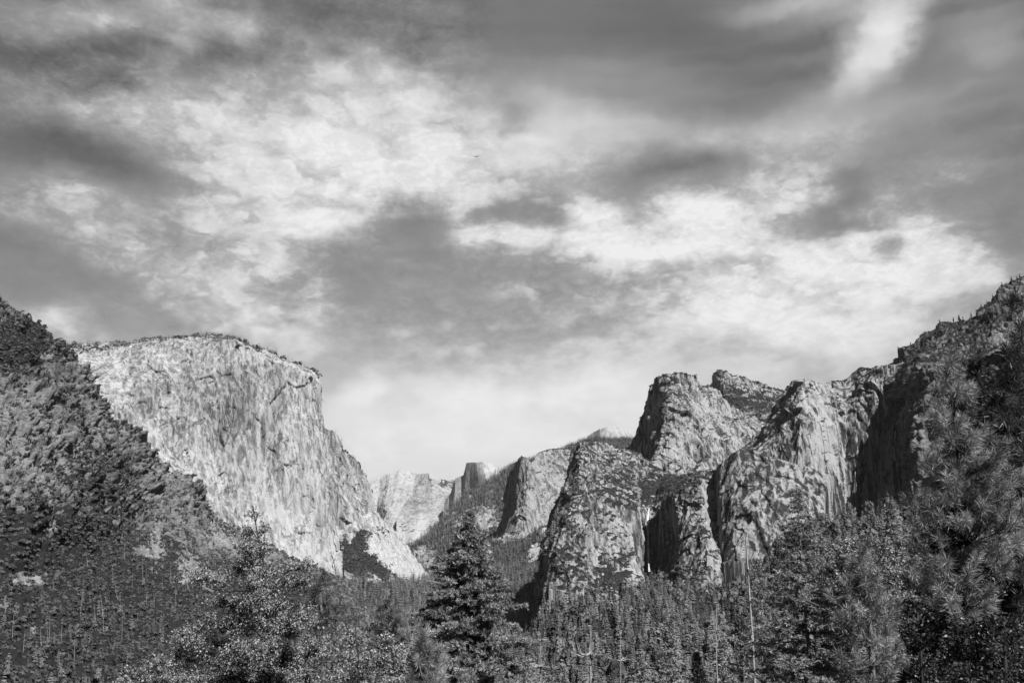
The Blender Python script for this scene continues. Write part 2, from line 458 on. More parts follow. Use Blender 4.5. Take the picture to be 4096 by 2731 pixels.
def massif(name, stations, nu, nv, mat, disp, back=(600, 500), soft=2, label=None, veg=None, tone=None, key=None, shade=True, skirt=True):
    """A rock mass lofted through station lines (top to bottom), displaced, with a back side of its own."""
    M = 48
    A = np.array([resample(np.array([at(*p) for p in s]), M) for s in stations])
    du = np.linalg.norm(np.diff(A, axis=0), axis=2).mean(1)
    cu = np.r_[0, np.cumsum(np.maximum(du, 1))]
    tu = np.linspace(0, cu[-1], nu)
    B = np.empty((nu, M, 3))
    for j in range(M):
        for k in range(3):
            B[:, j, k] = np.interp(tu, cu, A[:, j, k])
    dv = np.linalg.norm(np.diff(B, axis=1), axis=2).mean(0)
    cv = np.r_[0, np.cumsum(np.maximum(dv, 1))]
    tv = np.linspace(0, cv[-1], nv)
    G = np.empty((nu, nv, 3))
    for i in range(nu):
        for k in range(3):
            G[i, :, k] = np.interp(tv, cv, B[i, :, k])
    G = blur(G, soft)
    N = grid_normals(blur(G, 3))
    if (N * G).sum() > 0:
        N = -N
    P = G.reshape(-1, 3)
    d, v = disp(P, N.reshape(-1, 3))
    P2 = P + d
    G2 = P2.reshape(nu, nv, 3)
    nb = 7
    tb = np.linspace(1, 0, nb)[:-1]
    top = G2[:, 0, :]
    rows = []
    for t in tb:
        r = top.copy()
        r[:, :2] += back[0] * t * unit2(top[:, :2])
        r[:, 2] -= back[1] * t ** 1.5
        r[:, 2] += (np.sin(tu / 60.0 + t * 9) * 3 * t)
        rows.append(r)
    sk = []
    for t in (0.35, 1.0):
        r = G2[:, -1, :].copy()
        r[:, 2] = (r[:, 2] * (1 - t) - 240.0 * t) if skirt else r[:, 2] - 4 * t
        r[:, 1] += 0 if skirt else 250 * t
        sk.append(r)
    G3 = np.concatenate([np.stack(rows, 1), G2, np.stack(sk, 1)], axis=1)
    n_all = nv + len(rows) + 2
    N2 = grid_normals(blur(G3, 2))
    if (N2[:, len(rows):-2] * G2).sum() > 0:
        N2 = -N2
    V = G3.reshape(-1, 3)
    px, py = project(V)
    vg = np.zeros(len(V)) if veg is None else veg(V, N2.reshape(-1, 3), px, py)
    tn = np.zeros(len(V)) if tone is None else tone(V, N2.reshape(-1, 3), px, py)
    f = grid_faces(nu, n_all)
    me = make_mesh(name, V, f, {'veg': vg, 'tone': tn}, shade, [mat])
    o = link(name, me)
    tag(o, label, None, None, 'structure')
    SURF[key or name] = dict(V=G2, N=N2[:, len(rows):-2], veg=vg.reshape(nu, n_all)[:, len(rows):-2])
    return o


# ------------------------------------------------------------------ materials
def new_mat(name):
    m = bpy.data.materials.new(name)
    m.use_nodes = True
    return m, NT(m.node_tree)


ALB = 0.62


def g3(x):
    return (x, x, x, 1.0)


def rock_material(name, lo, hi, scale=1.0, brush=0.035, streak=1.0, bump=5.0, crack=1.0, aniso=0.28, grain=1.0, bias=0.58):
    """pale granite with dark water streaks, lichen and brush; scale = size of the features"""
    m, T = new_mat(name)
    pos = T.n('ShaderNodeTexCoord').outputs['Object']
    p = T.n('ShaderNodeMapping', {0: pos, 3: (1 / scale,) * 3}).outputs[0]
    ps = T.n('ShaderNodeMapping', {0: pos, 3: (1 / scale, 1 / scale, 0.055 / scale)}).outputs[0]
    pm = T.n('ShaderNodeMapping', {0: pos, 3: (1 / scale, 1 / scale, aniso / scale)}).outputs[0]
    st = T.noise(ps, 0.085, 4.0, 0.6, 0.3)
    st3 = T.noise(ps, 0.26, 3.0, 0.6, 0.2)
    st2 = T.noise(ps, 0.018, 4.0, 0.6, 0.4)
    big = T.noise(p, 0.004, 5.0, 0.6, 0.5)
    med = T.noise(pm, 0.055, 6.0, 0.66, 0.2)
    fine = T.noise(pm, 0.30, 4.0, 0.7)
    tone = T.n('ShaderNodeAttribute', attribute_name='tone').outputs['Fac']
    vegs = T.n('ShaderNodeAttribute', attribute_name='veg').outputs['Fac']
    x = T.m('MULTIPLY', T.m('SUBTRACT', T.step(st, 0.38, 0.60), 0.5), 0.60 * streak)
    x = T.m('ADD', x, T.m('MULTIPLY', T.m('SUBTRACT', st3, 0.5), 1.1 * streak * grain))
    x = T.m('ADD', x, T.m('MULTIPLY', T.m('SUBTRACT', T.step(st2, 0.36, 0.64), 0.5), 0.45 * streak))
    x = T.m('ADD', x, T.m('MULTIPLY', T.m('SUBTRACT', big, 0.5), 0.8))
    x = T.m('ADD', x, T.m('MULTIPLY', T.m('SUBTRACT', med, 0.5), 1.1 * grain))
    x = T.m('ADD', x, T.m('MULTIPLY', T.m('SUBTRACT', fine, 0.5), 1.1 * grain))
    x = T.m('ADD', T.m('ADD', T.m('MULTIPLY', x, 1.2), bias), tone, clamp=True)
    alb = T.mix(x, lo, hi)
    drip = T.n('ShaderNodeMapping', {0: pos, 3: (1 / scale, 1 / scale, 0.018 / scale)}).outputs[0]
    dk = T.m('MULTIPLY', T.step(T.noise(drip, 0.06, 4.0, 0.65, 0.15), 0.53, 0.64), T.step(T.noise(p, 0.009, 3.0, 0.6), 0.40, 0.60))
    alb = T.m('MULTIPLY', alb, T.m('SUBTRACT', 1.0, T.m('MULTIPLY', dk, 0.55 * min(1.0, streak))))
    # joints and cracks: dark lichen, plus cavity shade painted into the albedo
    wn = T.n('ShaderNodeVectorMath', {0: T.noise(p, 0.03, 4.0, 0.6, out=1), 'Scale': 45.0}, operation='SCALE').outputs[0]
    wp = T.v('ADD', T.n('ShaderNodeMapping', {0: p, 3: (1, 1, aniso * 0.8)}).outputs[0], wn)
    vo = T.n('ShaderNodeTexVoronoi', {'Vector': wp, 'Scale': 0.022}, feature='DISTANCE_TO_EDGE').outputs[0]
    cm = T.m('MULTIPLY', T.m('SUBTRACT', 1.0, T.step(vo, 0.012, 0.05)), T.step(T.noise(p, 0.012, 3.0, 0.6), 0.45, 0.62))
    alb = T.m('MULTIPLY', alb, T.m('SUBTRACT', 1.0, T.m('MULTIPLY', cm, 0.55 * crack)))
    jl = T.m('ABSOLUTE', T.m('SUBTRACT', T.noise(drip, 0.022, 3.0, 0.55, 0.2), 0.5))
    jm = T.m('MULTIPLY', T.m('SUBTRACT', 1.0, T.step(jl, 0.003, 0.010)), T.step(T.noise(p, 0.006, 2.0, 0.5), 0.42, 0.58))
    alb = T.m('MULTIPLY', alb, T.m('SUBTRACT', 1.0, T.m('MULTIPLY', jm, 0.6 * min(1.0, streak))))
    # brush and trees too far off to be told apart
    vn = T.m('ADD', T.m('MULTIPLY', T.m('SUBTRACT', T.noise(p, 0.05, 6.0, 0.72), 0.5), 1.5), vegs)
    vm = T.step(vn, 0.42, 0.58)
    vt = T.mix(T.noise(p, 0.2, 3.0, 0.7), brush * 0.4, brush * 1.7)
    alb = T.m('MULTIPLY', T.mix(vm, alb, vt), ALB)
    h = T.m('ADD', T.m('MULTIPLY', med, 2.6), T.m('ADD', T.m('MULTIPLY', st, 1.5), T.m('ADD', T.m('MULTIPLY', fine, 0.8), T.m('MULTIPLY', st3, 0.6))))
    h = T.m('SUBTRACT', h, T.m('MULTIPLY', cm, 0.6))
    h = T.m('ADD', h, T.m('MULTIPLY', vm, 0.5))
    bp = T.n('ShaderNodeBump', {'Strength': 0.7, 'Distance': bump * scale, 'Height': h})
    col = T.n('ShaderNodeCombineColor', {0: alb, 1: alb, 2: alb}).outputs[0]
    b = T.n('ShaderNodeBsdfDiffuse', {'Color': col, 'Roughness': 0.5, 'Normal': bp.outputs[0]})
    o = T.n('ShaderNodeOutputMaterial')
    T.t.links.new(b.outputs[0], o.inputs[0])
    return m


# displacement recipes --------------------------------------------------------
def wall_disp(size=1.0, rib=9.0, block=9.0, big=22.0, seed=1, fine=1.6, dihedral=1.0, crag=0.0, ledge=6.0, facet=1.0, fz=1.0, fineface=1.0):
    """big vertical wall: buttresses, ribs, flakes and ledges"""
    def f(P, N):
        Q = P / size
        S = np.array([1, 1, 0.10])
        Z = np.array([1, 1, 0.25])
        warp = np.stack([fbm(Q * Z / 90, 2, seed + 5), fbm(Q * Z / 90, 2, seed + 6), fbm(Q / 90, 2, seed + 7)], 1) * 22
        Qw = Q + warp
        b = fbm(Qw * np.array([1, 1, 0.3]) / 210, 3, seed) * big * 3
        r = (ridged(Qw * S / 70, 3, seed + 11) - .4) * rib * 2.2
        r += (ridged(Qw * S / 26, 2, seed + 12) - .4) * rib * 0.9
        # open-book corners: each slab tilts back to the right and breaks off towards the left
        h = Q[:, 0] + 0.8 * Q[:, 1] + 0.06 * Q[:, 2]
        for L, dep, sd in ((95, 15, 61), (38, 8, 62), (16, 3.6, 63)):
            w_ = fbm(Q * np.array([1, 1, 0.14]) / (L * 2.0), 3, seed + sd) * 1.8
            t = h / L + w_
            m_ = smooth(fbm(Q * np.array([1, 1, 0.3]) / (L * 2.2), 2, seed + sd + 9) * 2, -0.3, 0.4)
            r += (0.5 - (t - np.floor(t))) * dep * dihedral * m_
        k = steps(fbm(Qw * np.array([1, 1, 0.16]) / 60, 3, seed + 21) * 2, 4, 0.05) * block * 2.0
        k2 = steps(fbm(Qw * np.array([1, 1, 0.14]) / 21, 2, seed + 31) * 2, 3, 0.07) * block * 1.0
        # ledges and roofs
        q_ = Q[:, 2] / 80 + fbm(Q * np.array([1, 1, .5]) / 90, 3, seed + 71) * 0.7
        lm = smooth(fbm(Q / 110, 2, seed + 72) * 2, 0.1, 0.5)
        k2 = k2 + (q_ - np.floor(q_) - .5) * ledge * lm
        fn = fbm(Q * np.array([1, 1, 0.35]) / 7, 2, seed + 41) * fine * 2
        fc = (facets(Qw, 95, 1.9 * fz, seed + 81, .75) * 0.42 + facets(Q + warp * .4, 34, 1.8 * fz, seed + 82, .9) * 0.36 + facets(Q, 13, 1.5 * fz, seed + 83, .9) * 0.22 * fineface) * facet
        d = b + r * .8 + (k + k2) * .7 + fn + fc
        d = (d - np.median(d)) * size
        dd = N * d[:, None]
        dd[:, 2] *= 0.35
        if crag:
            dd[:, 2] += steps(fbm(Q * np.array([1, 1, 0.2]) / 35, 4, seed + 51), 4, 0.2) * crag * size * 2
        return dd, b
    return f


def slope_disp(size=1.0, amp=16.0, seed=3, gully=14.0, fine=3.0, terrace=0.0, tmask=None):
    def f(P, N):
        Q = P / size
        w = np.stack([fbm(Q / 120, 2, seed + 5), fbm(Q / 120, 2, seed + 6), fbm(Q / 120, 2, seed + 7)], 1) * 35
        d = fbm((Q + w) / 160, 4, seed) * amp * 2
        d += (ridged((Q + w) * np.array([1, 0.6, 0.35]) / 110, 3, seed + 9) - .3) * gully
        d += steps(fbm((Q + w) * np.array([1, 1, 0.6]) / 34, 3, seed + 13) * 2, 4, 0.08) * amp * 0.9
        d += steps(fbm((Q + w) * np.array([1, 1, 0.6]) / 13, 2, seed + 14) * 2, 3, 0.1) * amp * 0.3
        d += fbm(Q / 6, 2, seed + 17) * fine * 2.5
        if terrace:
            tm_ = 1 if tmask is None else tmask(P)
            d += (facets(Q + w, 75, .55, seed + 81, .9) * .34 + facets(Q, 30, .45, seed + 82, .9) * .24) * tm_
            for L, k_ in ((70, 1.0), (26, 0.45)):
                q_ = (Q[:, 2] - 0.25 * Q[:, 0]) / L + fbm(Q / (L * 1.4), 3, seed + 23) * 1.5
                m_ = smooth(fbm(Q / (L * 2.0), 2, seed + 24) * 2, -0.25, 0.35)
                if tmask is not None:
                    m_ = m_ * tmask(P)
                f_ = q_ - np.floor(q_)
                d += np.where(f_ < .78, f_ / .78, (1 - f_) / .22) * terrace * k_ * m_
            vert = (0.5 - ((Q[:, 0] / 33 + fbm(Q / 50, 3, seed + 25) * 1.6) % 1.0))
            d += vert * terrace * 0.5 * (1 if tmask is None else tmask(P))
        d = d - np.percentile(d, 62)
        return N * (d * size)[:, None] * np.array([1, 1, 0.8]), d
    return f


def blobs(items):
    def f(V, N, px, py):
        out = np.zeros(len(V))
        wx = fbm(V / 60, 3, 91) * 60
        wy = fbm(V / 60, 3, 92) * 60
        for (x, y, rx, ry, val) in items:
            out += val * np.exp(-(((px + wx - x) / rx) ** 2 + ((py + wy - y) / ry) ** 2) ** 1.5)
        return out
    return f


def veg_slope(base=-0.3, gain=1.6, n0=0.35, items=(), seed=5, sc=80):
    """plants hold where the rock lies back"""
    bl = blobs(items)
    def f(V, N, px, py):
        v = base + gain * smooth(N[:, 2], n0, n0 + 0.4) + fbm(V / sc, 3, seed) * 0.5
        return v + bl(V, N, px, py)
    return f


M_ELCAP = rock_material("pale_granite", 0.13, 0.51, 1.2, streak=0.85, bump=1.8, aniso=0.10, grain=0.34)
M_GREY = rock_material("grey_granite", 0.06, 0.44, 1.0, streak=1.2, bump=2.8, aniso=0.2, grain=0.75)
M_STREAK = rock_material("streaked_granite", 0.06, 0.46, 1.1, streak=1.7, bump=1.6, aniso=0.12, grain=0.45)
M_DIMROCK = rock_material("dim_lit_granite", 0.03, 0.27, 0.9, streak=1.0, bump=2.8, aniso=0.3, grain=0.8)  # granite painted darker to stand in for grazing sunlight
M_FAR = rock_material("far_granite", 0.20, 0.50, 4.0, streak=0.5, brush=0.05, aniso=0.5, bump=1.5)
M_HILL = rock_material("hillside_rock", 0.04, 0.33, 0.7, streak=0.3, brush=0.03, aniso=2.2)
M_FOREST = rock_material("forest_floor", 0.05, 0.50, 0.8, streak=0.2, brush=0.04, bias=0.15)
M_MIDFAR = rock_material("ridge_granite", 0.12, 0.42, 1.8, streak=1.0, brush=0.045)

# ------------------------------------------------------------------ the mountains
# the great pale wall on the left
cols = [(150, 1385, 1412, 1620), (300, 1374, 1420, 1740), (383, 1374, 1415, 1800), (517, 1372, 1390, 1900), (612, 1358, 1372, 1960),
        (727, 1349, 1358, 2030), (785, 1337, 1350, 2080), (840, 1334, 1346, 2130), (934, 1348, 1364, 2190), (981, 1372, 1394, 2230),
        (1065, 1409, 1430, 2270), (1168, 1451, 1472, 2310), (1235, 1476, 1494, 2330)]
st = []
for i, (x, ys, yr, yb) in enumerate(cols):
    t = (x - 150) / (1280 - 150)
    Db = 2900 + 520 * t
    lean = 330 * (1 - t) ** 1.2 + 170
    st.append([(x, ys, Db + lean + 160), (x, yr, Db + lean), (x + (15 if t > .6 else 30), yr + (yb - yr) * .35, Db + lean * .55),
               (x + 40, yr + (yb - yr) * .75, Db + lean * .2), (x + 60 + 60 * t, yb, Db)])
st.append([(1280, 1504, 3700), (1284, 1580, 3640), (1289, 1690, 3600), (1312, 1900, 3520), (1345, 2151, 3440), (1385, 2330, 3400)])
st.append([(1290, 1700, 3670), (1312, 1850, 3610), (1350, 2020, 3540), (1395, 2330, 3440)])
st.append([(1331, 1732, 3740), (1355, 1900, 3680), (1385, 2050, 3600), (1420, 2330, 3500)])
st.append([(1378, 1793, 3800), (1395, 1900, 3750), (1420, 2050, 3660), (1455, 2330, 3540)])
st.append([(1420, 1821, 3860), (1440, 1950, 3790), (1475, 2080, 3700), (1500, 2330, 3600)])
st.append([(1444, 1853, 3920), (1465, 1990, 3850), (1500, 2090, 3760), (1530, 2330, 3660)])
st.append([(1465, 1896, 3990), (1490, 2010, 3920), (1525, 2100, 3830), (1560, 2330, 3730)])
st.append([(1486, 1967, 4080), (1510, 2060, 4000), (1545, 2130, 3900), (1590, 2330, 3800)])
massif("granite_wall", st, 560, 420, M_ELCAP, wall_disp(1.0, 6, 5, 16, 11, .7, crag=2, facet=.7, ledge=0.4, fz=4.0, fineface=.35), (900, 500), 1,
       "huge pale sheer granite wall on the left side of the valley", veg_slope(-0.75, 1.3, 0.6, [(300, 1395, 170, 22, .45), (950, 1350, 120, 18, .3), (1150, 1440, 120, 14, .3), (1480, 1900, 18, 160, .15), (1530, 2060, 30, 60, .4)]),
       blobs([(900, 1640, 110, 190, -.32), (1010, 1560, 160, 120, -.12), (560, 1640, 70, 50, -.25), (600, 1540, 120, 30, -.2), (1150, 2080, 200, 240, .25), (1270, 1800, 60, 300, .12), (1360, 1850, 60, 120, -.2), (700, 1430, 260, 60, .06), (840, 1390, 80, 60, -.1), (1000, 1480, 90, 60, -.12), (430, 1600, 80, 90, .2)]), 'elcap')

# pale scar and talus under its right end
massif("talus_slope", [
    [(1345, 2130, 3480), (1370, 2230, 3430), (1385, 2340, 3350)],
    [(1420, 2080, 3600), (1440, 2200, 3500), (1450, 2340, 3380)],
    [(1490, 2040, 3690), (1510, 2180, 3580), (1520, 2340, 3450)],
    [(1552, 2100, 3830), (1570, 2210, 3720), (1590, 2340, 3560)],
    [(1608, 2138, 4000), (1625, 2230, 3880), (1640, 2340, 3700)],
    [(1660, 2225, 4150), (1668, 2280, 4020), (1680, 2340, 3850)],
    [(1715, 2297, 4350), (1722, 2320, 4250), (1730, 2345, 4150)],
], 200, 160, M_ELCAP, slope_disp(1.0, 8, 23, 10, 2), (500, 200), 2, "white rock scar and brushy talus below the pale wall",
    veg_slope(-0.35, 0.3, 0.3, [(1400, 2230, 70, 90, 1.0), (1480, 2260, 70, 60, .9), (1445, 2150, 40, 40, .9), (1570, 2290, 90, 40, .6), (1520, 2120, 40, 30, .5), (1560, 2200, 70, 60, -.6), (1640, 2280, 60, 40, -.5)]),
    blobs([(1540, 2180, 90, 110, .5), (1640, 2290, 70, 40, .5)]), 'talus')

# far snow-pale ridge and the dome
massif("distant_ridge", [
    [(1430, 1940, 16500), (1430, 2330, 13000)], [(1475, 1926, 16500), (1475, 2330, 13000)],
    [(1520, 1908, 16500), (1500, 2100, 15200), (1500, 2330, 13000)], [(1557, 1891, 16300), (1540, 2000, 15300), (1520, 2330, 12500)],
    [(1598, 1880, 16300), (1570, 2030, 14800), (1560, 2330, 12000)], [(1623, 1888, 16300), (1610, 2050, 14500), (1600, 2330, 12000)],
    [(1660, 1893, 16400), (1640, 2050, 14500), (1640, 2330, 12000)], [(1690, 1892, 16000), (1670, 2000, 14800), (1680, 2330, 12000)],
    [(1715, 1891, 15600), (1730, 1960, 14800), (1720, 2330, 12000)], [(1741, 1906, 15800), (1770, 1990, 14500), (1770, 2330, 12000)],
    [(1765, 1916, 16500), (1800, 2000, 14500), (1810, 2330, 12000)], [(1817, 1920, 17000), (1850, 2000, 15000), (1850, 2330, 12500)],
    [(1870, 1925, 17000), (1900, 2330, 12500)]],
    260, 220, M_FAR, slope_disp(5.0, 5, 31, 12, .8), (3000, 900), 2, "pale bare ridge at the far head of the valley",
    veg_slope(-0.7, 0.5, 0.55, [(1740, 1925, 60, 14, .8), (1800, 1935, 60, 18, .9), (1690, 1930, 30, 8, .6), (1700, 1975, 60, 12, .5), (1480, 1925, 20, 12, .6), (1630, 2090, 60, 12, .7)]),
    blobs([(1540, 1930, 60, 60, .3), (1600, 2050, 50, 80, .1)]), 'clouds')
massif("distant_cliff", [
    [(1585, 2075, 13812), (1590, 2340, 11507)], [(1608, 2030, 14204), (1620, 2130, 13334), (1630, 2340, 11507)], [(1640, 1985, 14595), (1638, 2050, 14030), (1650, 2340, 11507)],
    [(1690, 1980, 14639), (1685, 2060, 13943), (1680, 2340, 11507)], [(1712, 1998, 14458), (1700, 2060, 13943), (1700, 2340, 11507)], [(1750, 1985, 14495), (1720, 2060, 13903), (1720, 2340, 11467)],
    [(1800, 1975, 14482), (1760, 2040, 13997), (1750, 2340, 11407)], [(1830, 1985, 14335), (1800, 2340, 11307)]],
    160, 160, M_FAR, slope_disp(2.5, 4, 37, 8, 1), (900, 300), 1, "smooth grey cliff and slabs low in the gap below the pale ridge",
    veg_slope(-0.55, 0.5, 0.5, [(1620, 2110, 50, 20, .6), (1780, 1985, 40, 25, .5)]), blobs([(1660, 2020, 60, 60, -.38), (1690, 2110, 25, 80, .35), (1770, 2010, 40, 24, .25)]), 'washcol')
massif("granite_dome", [
    [(1775, 2010, 13600), (1770, 2080, 13400)], [(1800, 1975, 13500), (1795, 2080, 13300)], [(1822, 1911, 13400), (1815, 2080, 13100)],
    [(1853, 1901, 13350), (1848, 2080, 13000)], [(1858, 1885, 13300), (1850, 2080, 12980)], [(1866, 1851, 13250), (1852, 2080, 12950)],
    [(1880, 1848, 13150), (1880, 2080, 12850)],
    [(1906, 1848, 13000), (1912, 1900, 12850), (1920, 2080, 12700)], [(1925, 1846, 13000), (1940, 1890, 12780), (1948, 1930, 12700), (1955, 2080, 12600)],
    [(1942, 1845, 13150), (1956, 1885, 12950), (1962, 2080, 12800)], [(1965, 1852, 13300), (1978, 1890, 13100), (1985, 2080, 12900)],
    [(1985, 1866, 13400), (2000, 1900, 13200), (2010, 2080, 13000)], [(2010, 1890, 13500), (2025, 2080, 13200)]],
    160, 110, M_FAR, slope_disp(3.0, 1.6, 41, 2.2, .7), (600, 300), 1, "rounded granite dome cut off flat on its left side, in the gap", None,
    blobs([(1900, 1950, 42, 100, -.8), (1965, 1875, 34, 40, .4)]), 'halfdome')  # shade of the flat face and brightness of the lit side painted into tone
massif("distant_dome", [
    [(2350, 1745, 15500), (2350, 1800, 15000)], [(2375, 1727, 15300), (2375, 1800, 14800)], [(2400, 1713, 15000), (2400, 1800, 14500)], [(2427, 1705, 14900), (2430, 1800, 14400)],
    [(2457, 1704, 14900), (2455, 1800, 14400)], [(2490, 1714, 15000), (2490, 1800, 14500)], [(2520, 1732, 15200), (2520, 1800, 14800)], [(2545, 1750, 15500), (2545, 1800, 15000)]],
    90, 40, M_FAR, slope_disp(3.0, 1.0, 47, 1.5, .5), (800, 300), 1, "small bald dome on the skyline behind the wooded ridge", None, blobs([(2440, 1720, 60, 30, .3)]), 'starr')

# long wooded ridge behind the spires
sky_r = [(1600, 2223), (1640, 2194), (1690, 2158), (1730, 2116), (1770, 2079), (1812, 2029), (1878, 1986), (1940, 1935), (1988, 1904), (2040, 1872),
         (2078, 1850), (2150, 1829), (2226, 1812), (2331, 1764), (2374, 1755), (2470, 1754), (2540, 1754), (2620, 1758)]
st = []
for (x, y) in sky_r:
    t = (x - 1600) / 1020
    st.append([(x, y, 6900 + 1900 * t), (x - 10, y + (2200 - y) * .3, 6700 + 900 * t), (x - 25, y + (2200 - y) * .5, 6600 + 500 * t), (x - 30, y + (2330 - y) * .75, 6300), (x - 20, 2345, 5900)])
massif("wooded_ridge", st, 330, 200, M_MIDFAR, slope_disp(2.2, 12, 53, 14, 2.4), (1500, 300), 3, "long wooded ridge rising to the right behind the spires",
       veg_slope(0.2, 0.5, 0.4, [(1700, 2230, 60, 40, -.5), (1880, 2090, 90, 40, -.45), (1950, 2060, 40, 40, -.4), (1940, 1960, 50, 30, -.3), (2000, 1900, 60, 60, .3), (1760, 2150, 60, 60, .1), (2250, 1770, 300, 20, .4)]),
       blobs([(1900, 2110, 100, 50, .15)]), 'ridge')

# tall spire with its shaded left side
massif("granite_spire", [
    [(2045, 1925, 6150), (2030, 2010, 6100), (2000, 2120, 6050), (1985, 2200, 6000)],
    [(2060, 1880, 6050), (2040, 2000, 5980), (2012, 2110, 5900), (1995, 2200, 5820)],
    [(2080, 1822, 5850), (2068, 1930, 5780), (2058, 2040, 5700), (2030, 2130, 5600), (2010, 2220, 5500)],
    [(2090, 1822, 5780), (2092, 1930, 5700), (2082, 2040, 5600), (2060, 2130, 5520), (2040, 2220, 5420)],
    [(2104, 1828, 5760), (2112, 1950, 5660), (2105, 2060, 5560), (2085, 2230, 5400)],
    [(2125, 1850, 5800), (2135, 1960, 5680), (2130, 2080, 5560), (2120, 2230, 5400)],
    [(2150, 1812, 5950), (2160, 1960, 5740), (2160, 2080, 5600), (2160, 2220, 5420)],
    [(2185, 1800, 6000), (2195, 1960, 5760), (2200, 2080, 5600), (2200, 2210, 5450)],
    [(2230, 1796, 6000), (2240, 1960, 5760), (2240, 2080, 5600), (2245, 2200, 5450)],
    [(2290, 1796, 6050), (2290, 1960, 5800), (2290, 2200, 5500)], [(2345, 1800, 6100), (2345, 1960, 5900), (2345, 2200, 5600)]],
    260, 220, M_MIDFAR, wall_disp(1.6, 9, 5, 10, 61, 1.2, crag=5, facet=.42, fz=1.6), (500, 300), 1, "tall jagged granite spire with a dark shaded left side",
    veg_slope(-0.6, 1.0, 0.4, [(2230, 1800, 150, 20, .3)]), blobs([(2170, 2000, 80, 120, .3), (2200, 2110, 80, 50, .25)]), 'sentinel')
massif("wooded_slope", [
    [(1860, 2230, 6500), (1870, 2310, 5600), (1870, 2400, 4900)], [(1930, 2165, 6100), (1940, 2265, 5200), (1945, 2370, 4400)], [(2000, 2150, 5700), (2010, 2260, 4900), (2020, 2365, 4000)],
    [(2080, 2140, 5600), (2090, 2260, 4800), (2100, 2370, 3800)], [(2140, 2115, 5600), (2150, 2250, 4700), (2160, 2372, 3600)],
    [(2210, 2085, 5600), (2220, 2230, 4600), (2230, 2375, 3500)], [(2300, 2060, 5600), (2310, 2230, 4600), (2320, 2375, 3500)]],
    110, 110, M_FOREST, slope_disp(1.5, 8, 67, 8, 2), (500, 200), 2, "wooded slope with a pale scree chute below the spire",
    veg_slope(0.55, 0.2, 0.5, [(2150, 2200, 24, 26, -1.2), (2128, 2225, 16, 16, -1.0), (2195, 2125, 30, 14, -.9), (1985, 2140, 24, 26, -.9)]),
    blobs([(2150, 2200, 34, 40, 3.0), (1985, 2140, 34, 36, 1.5), (2195, 2125, 34, 20, 2.0)]), 'sentslope')

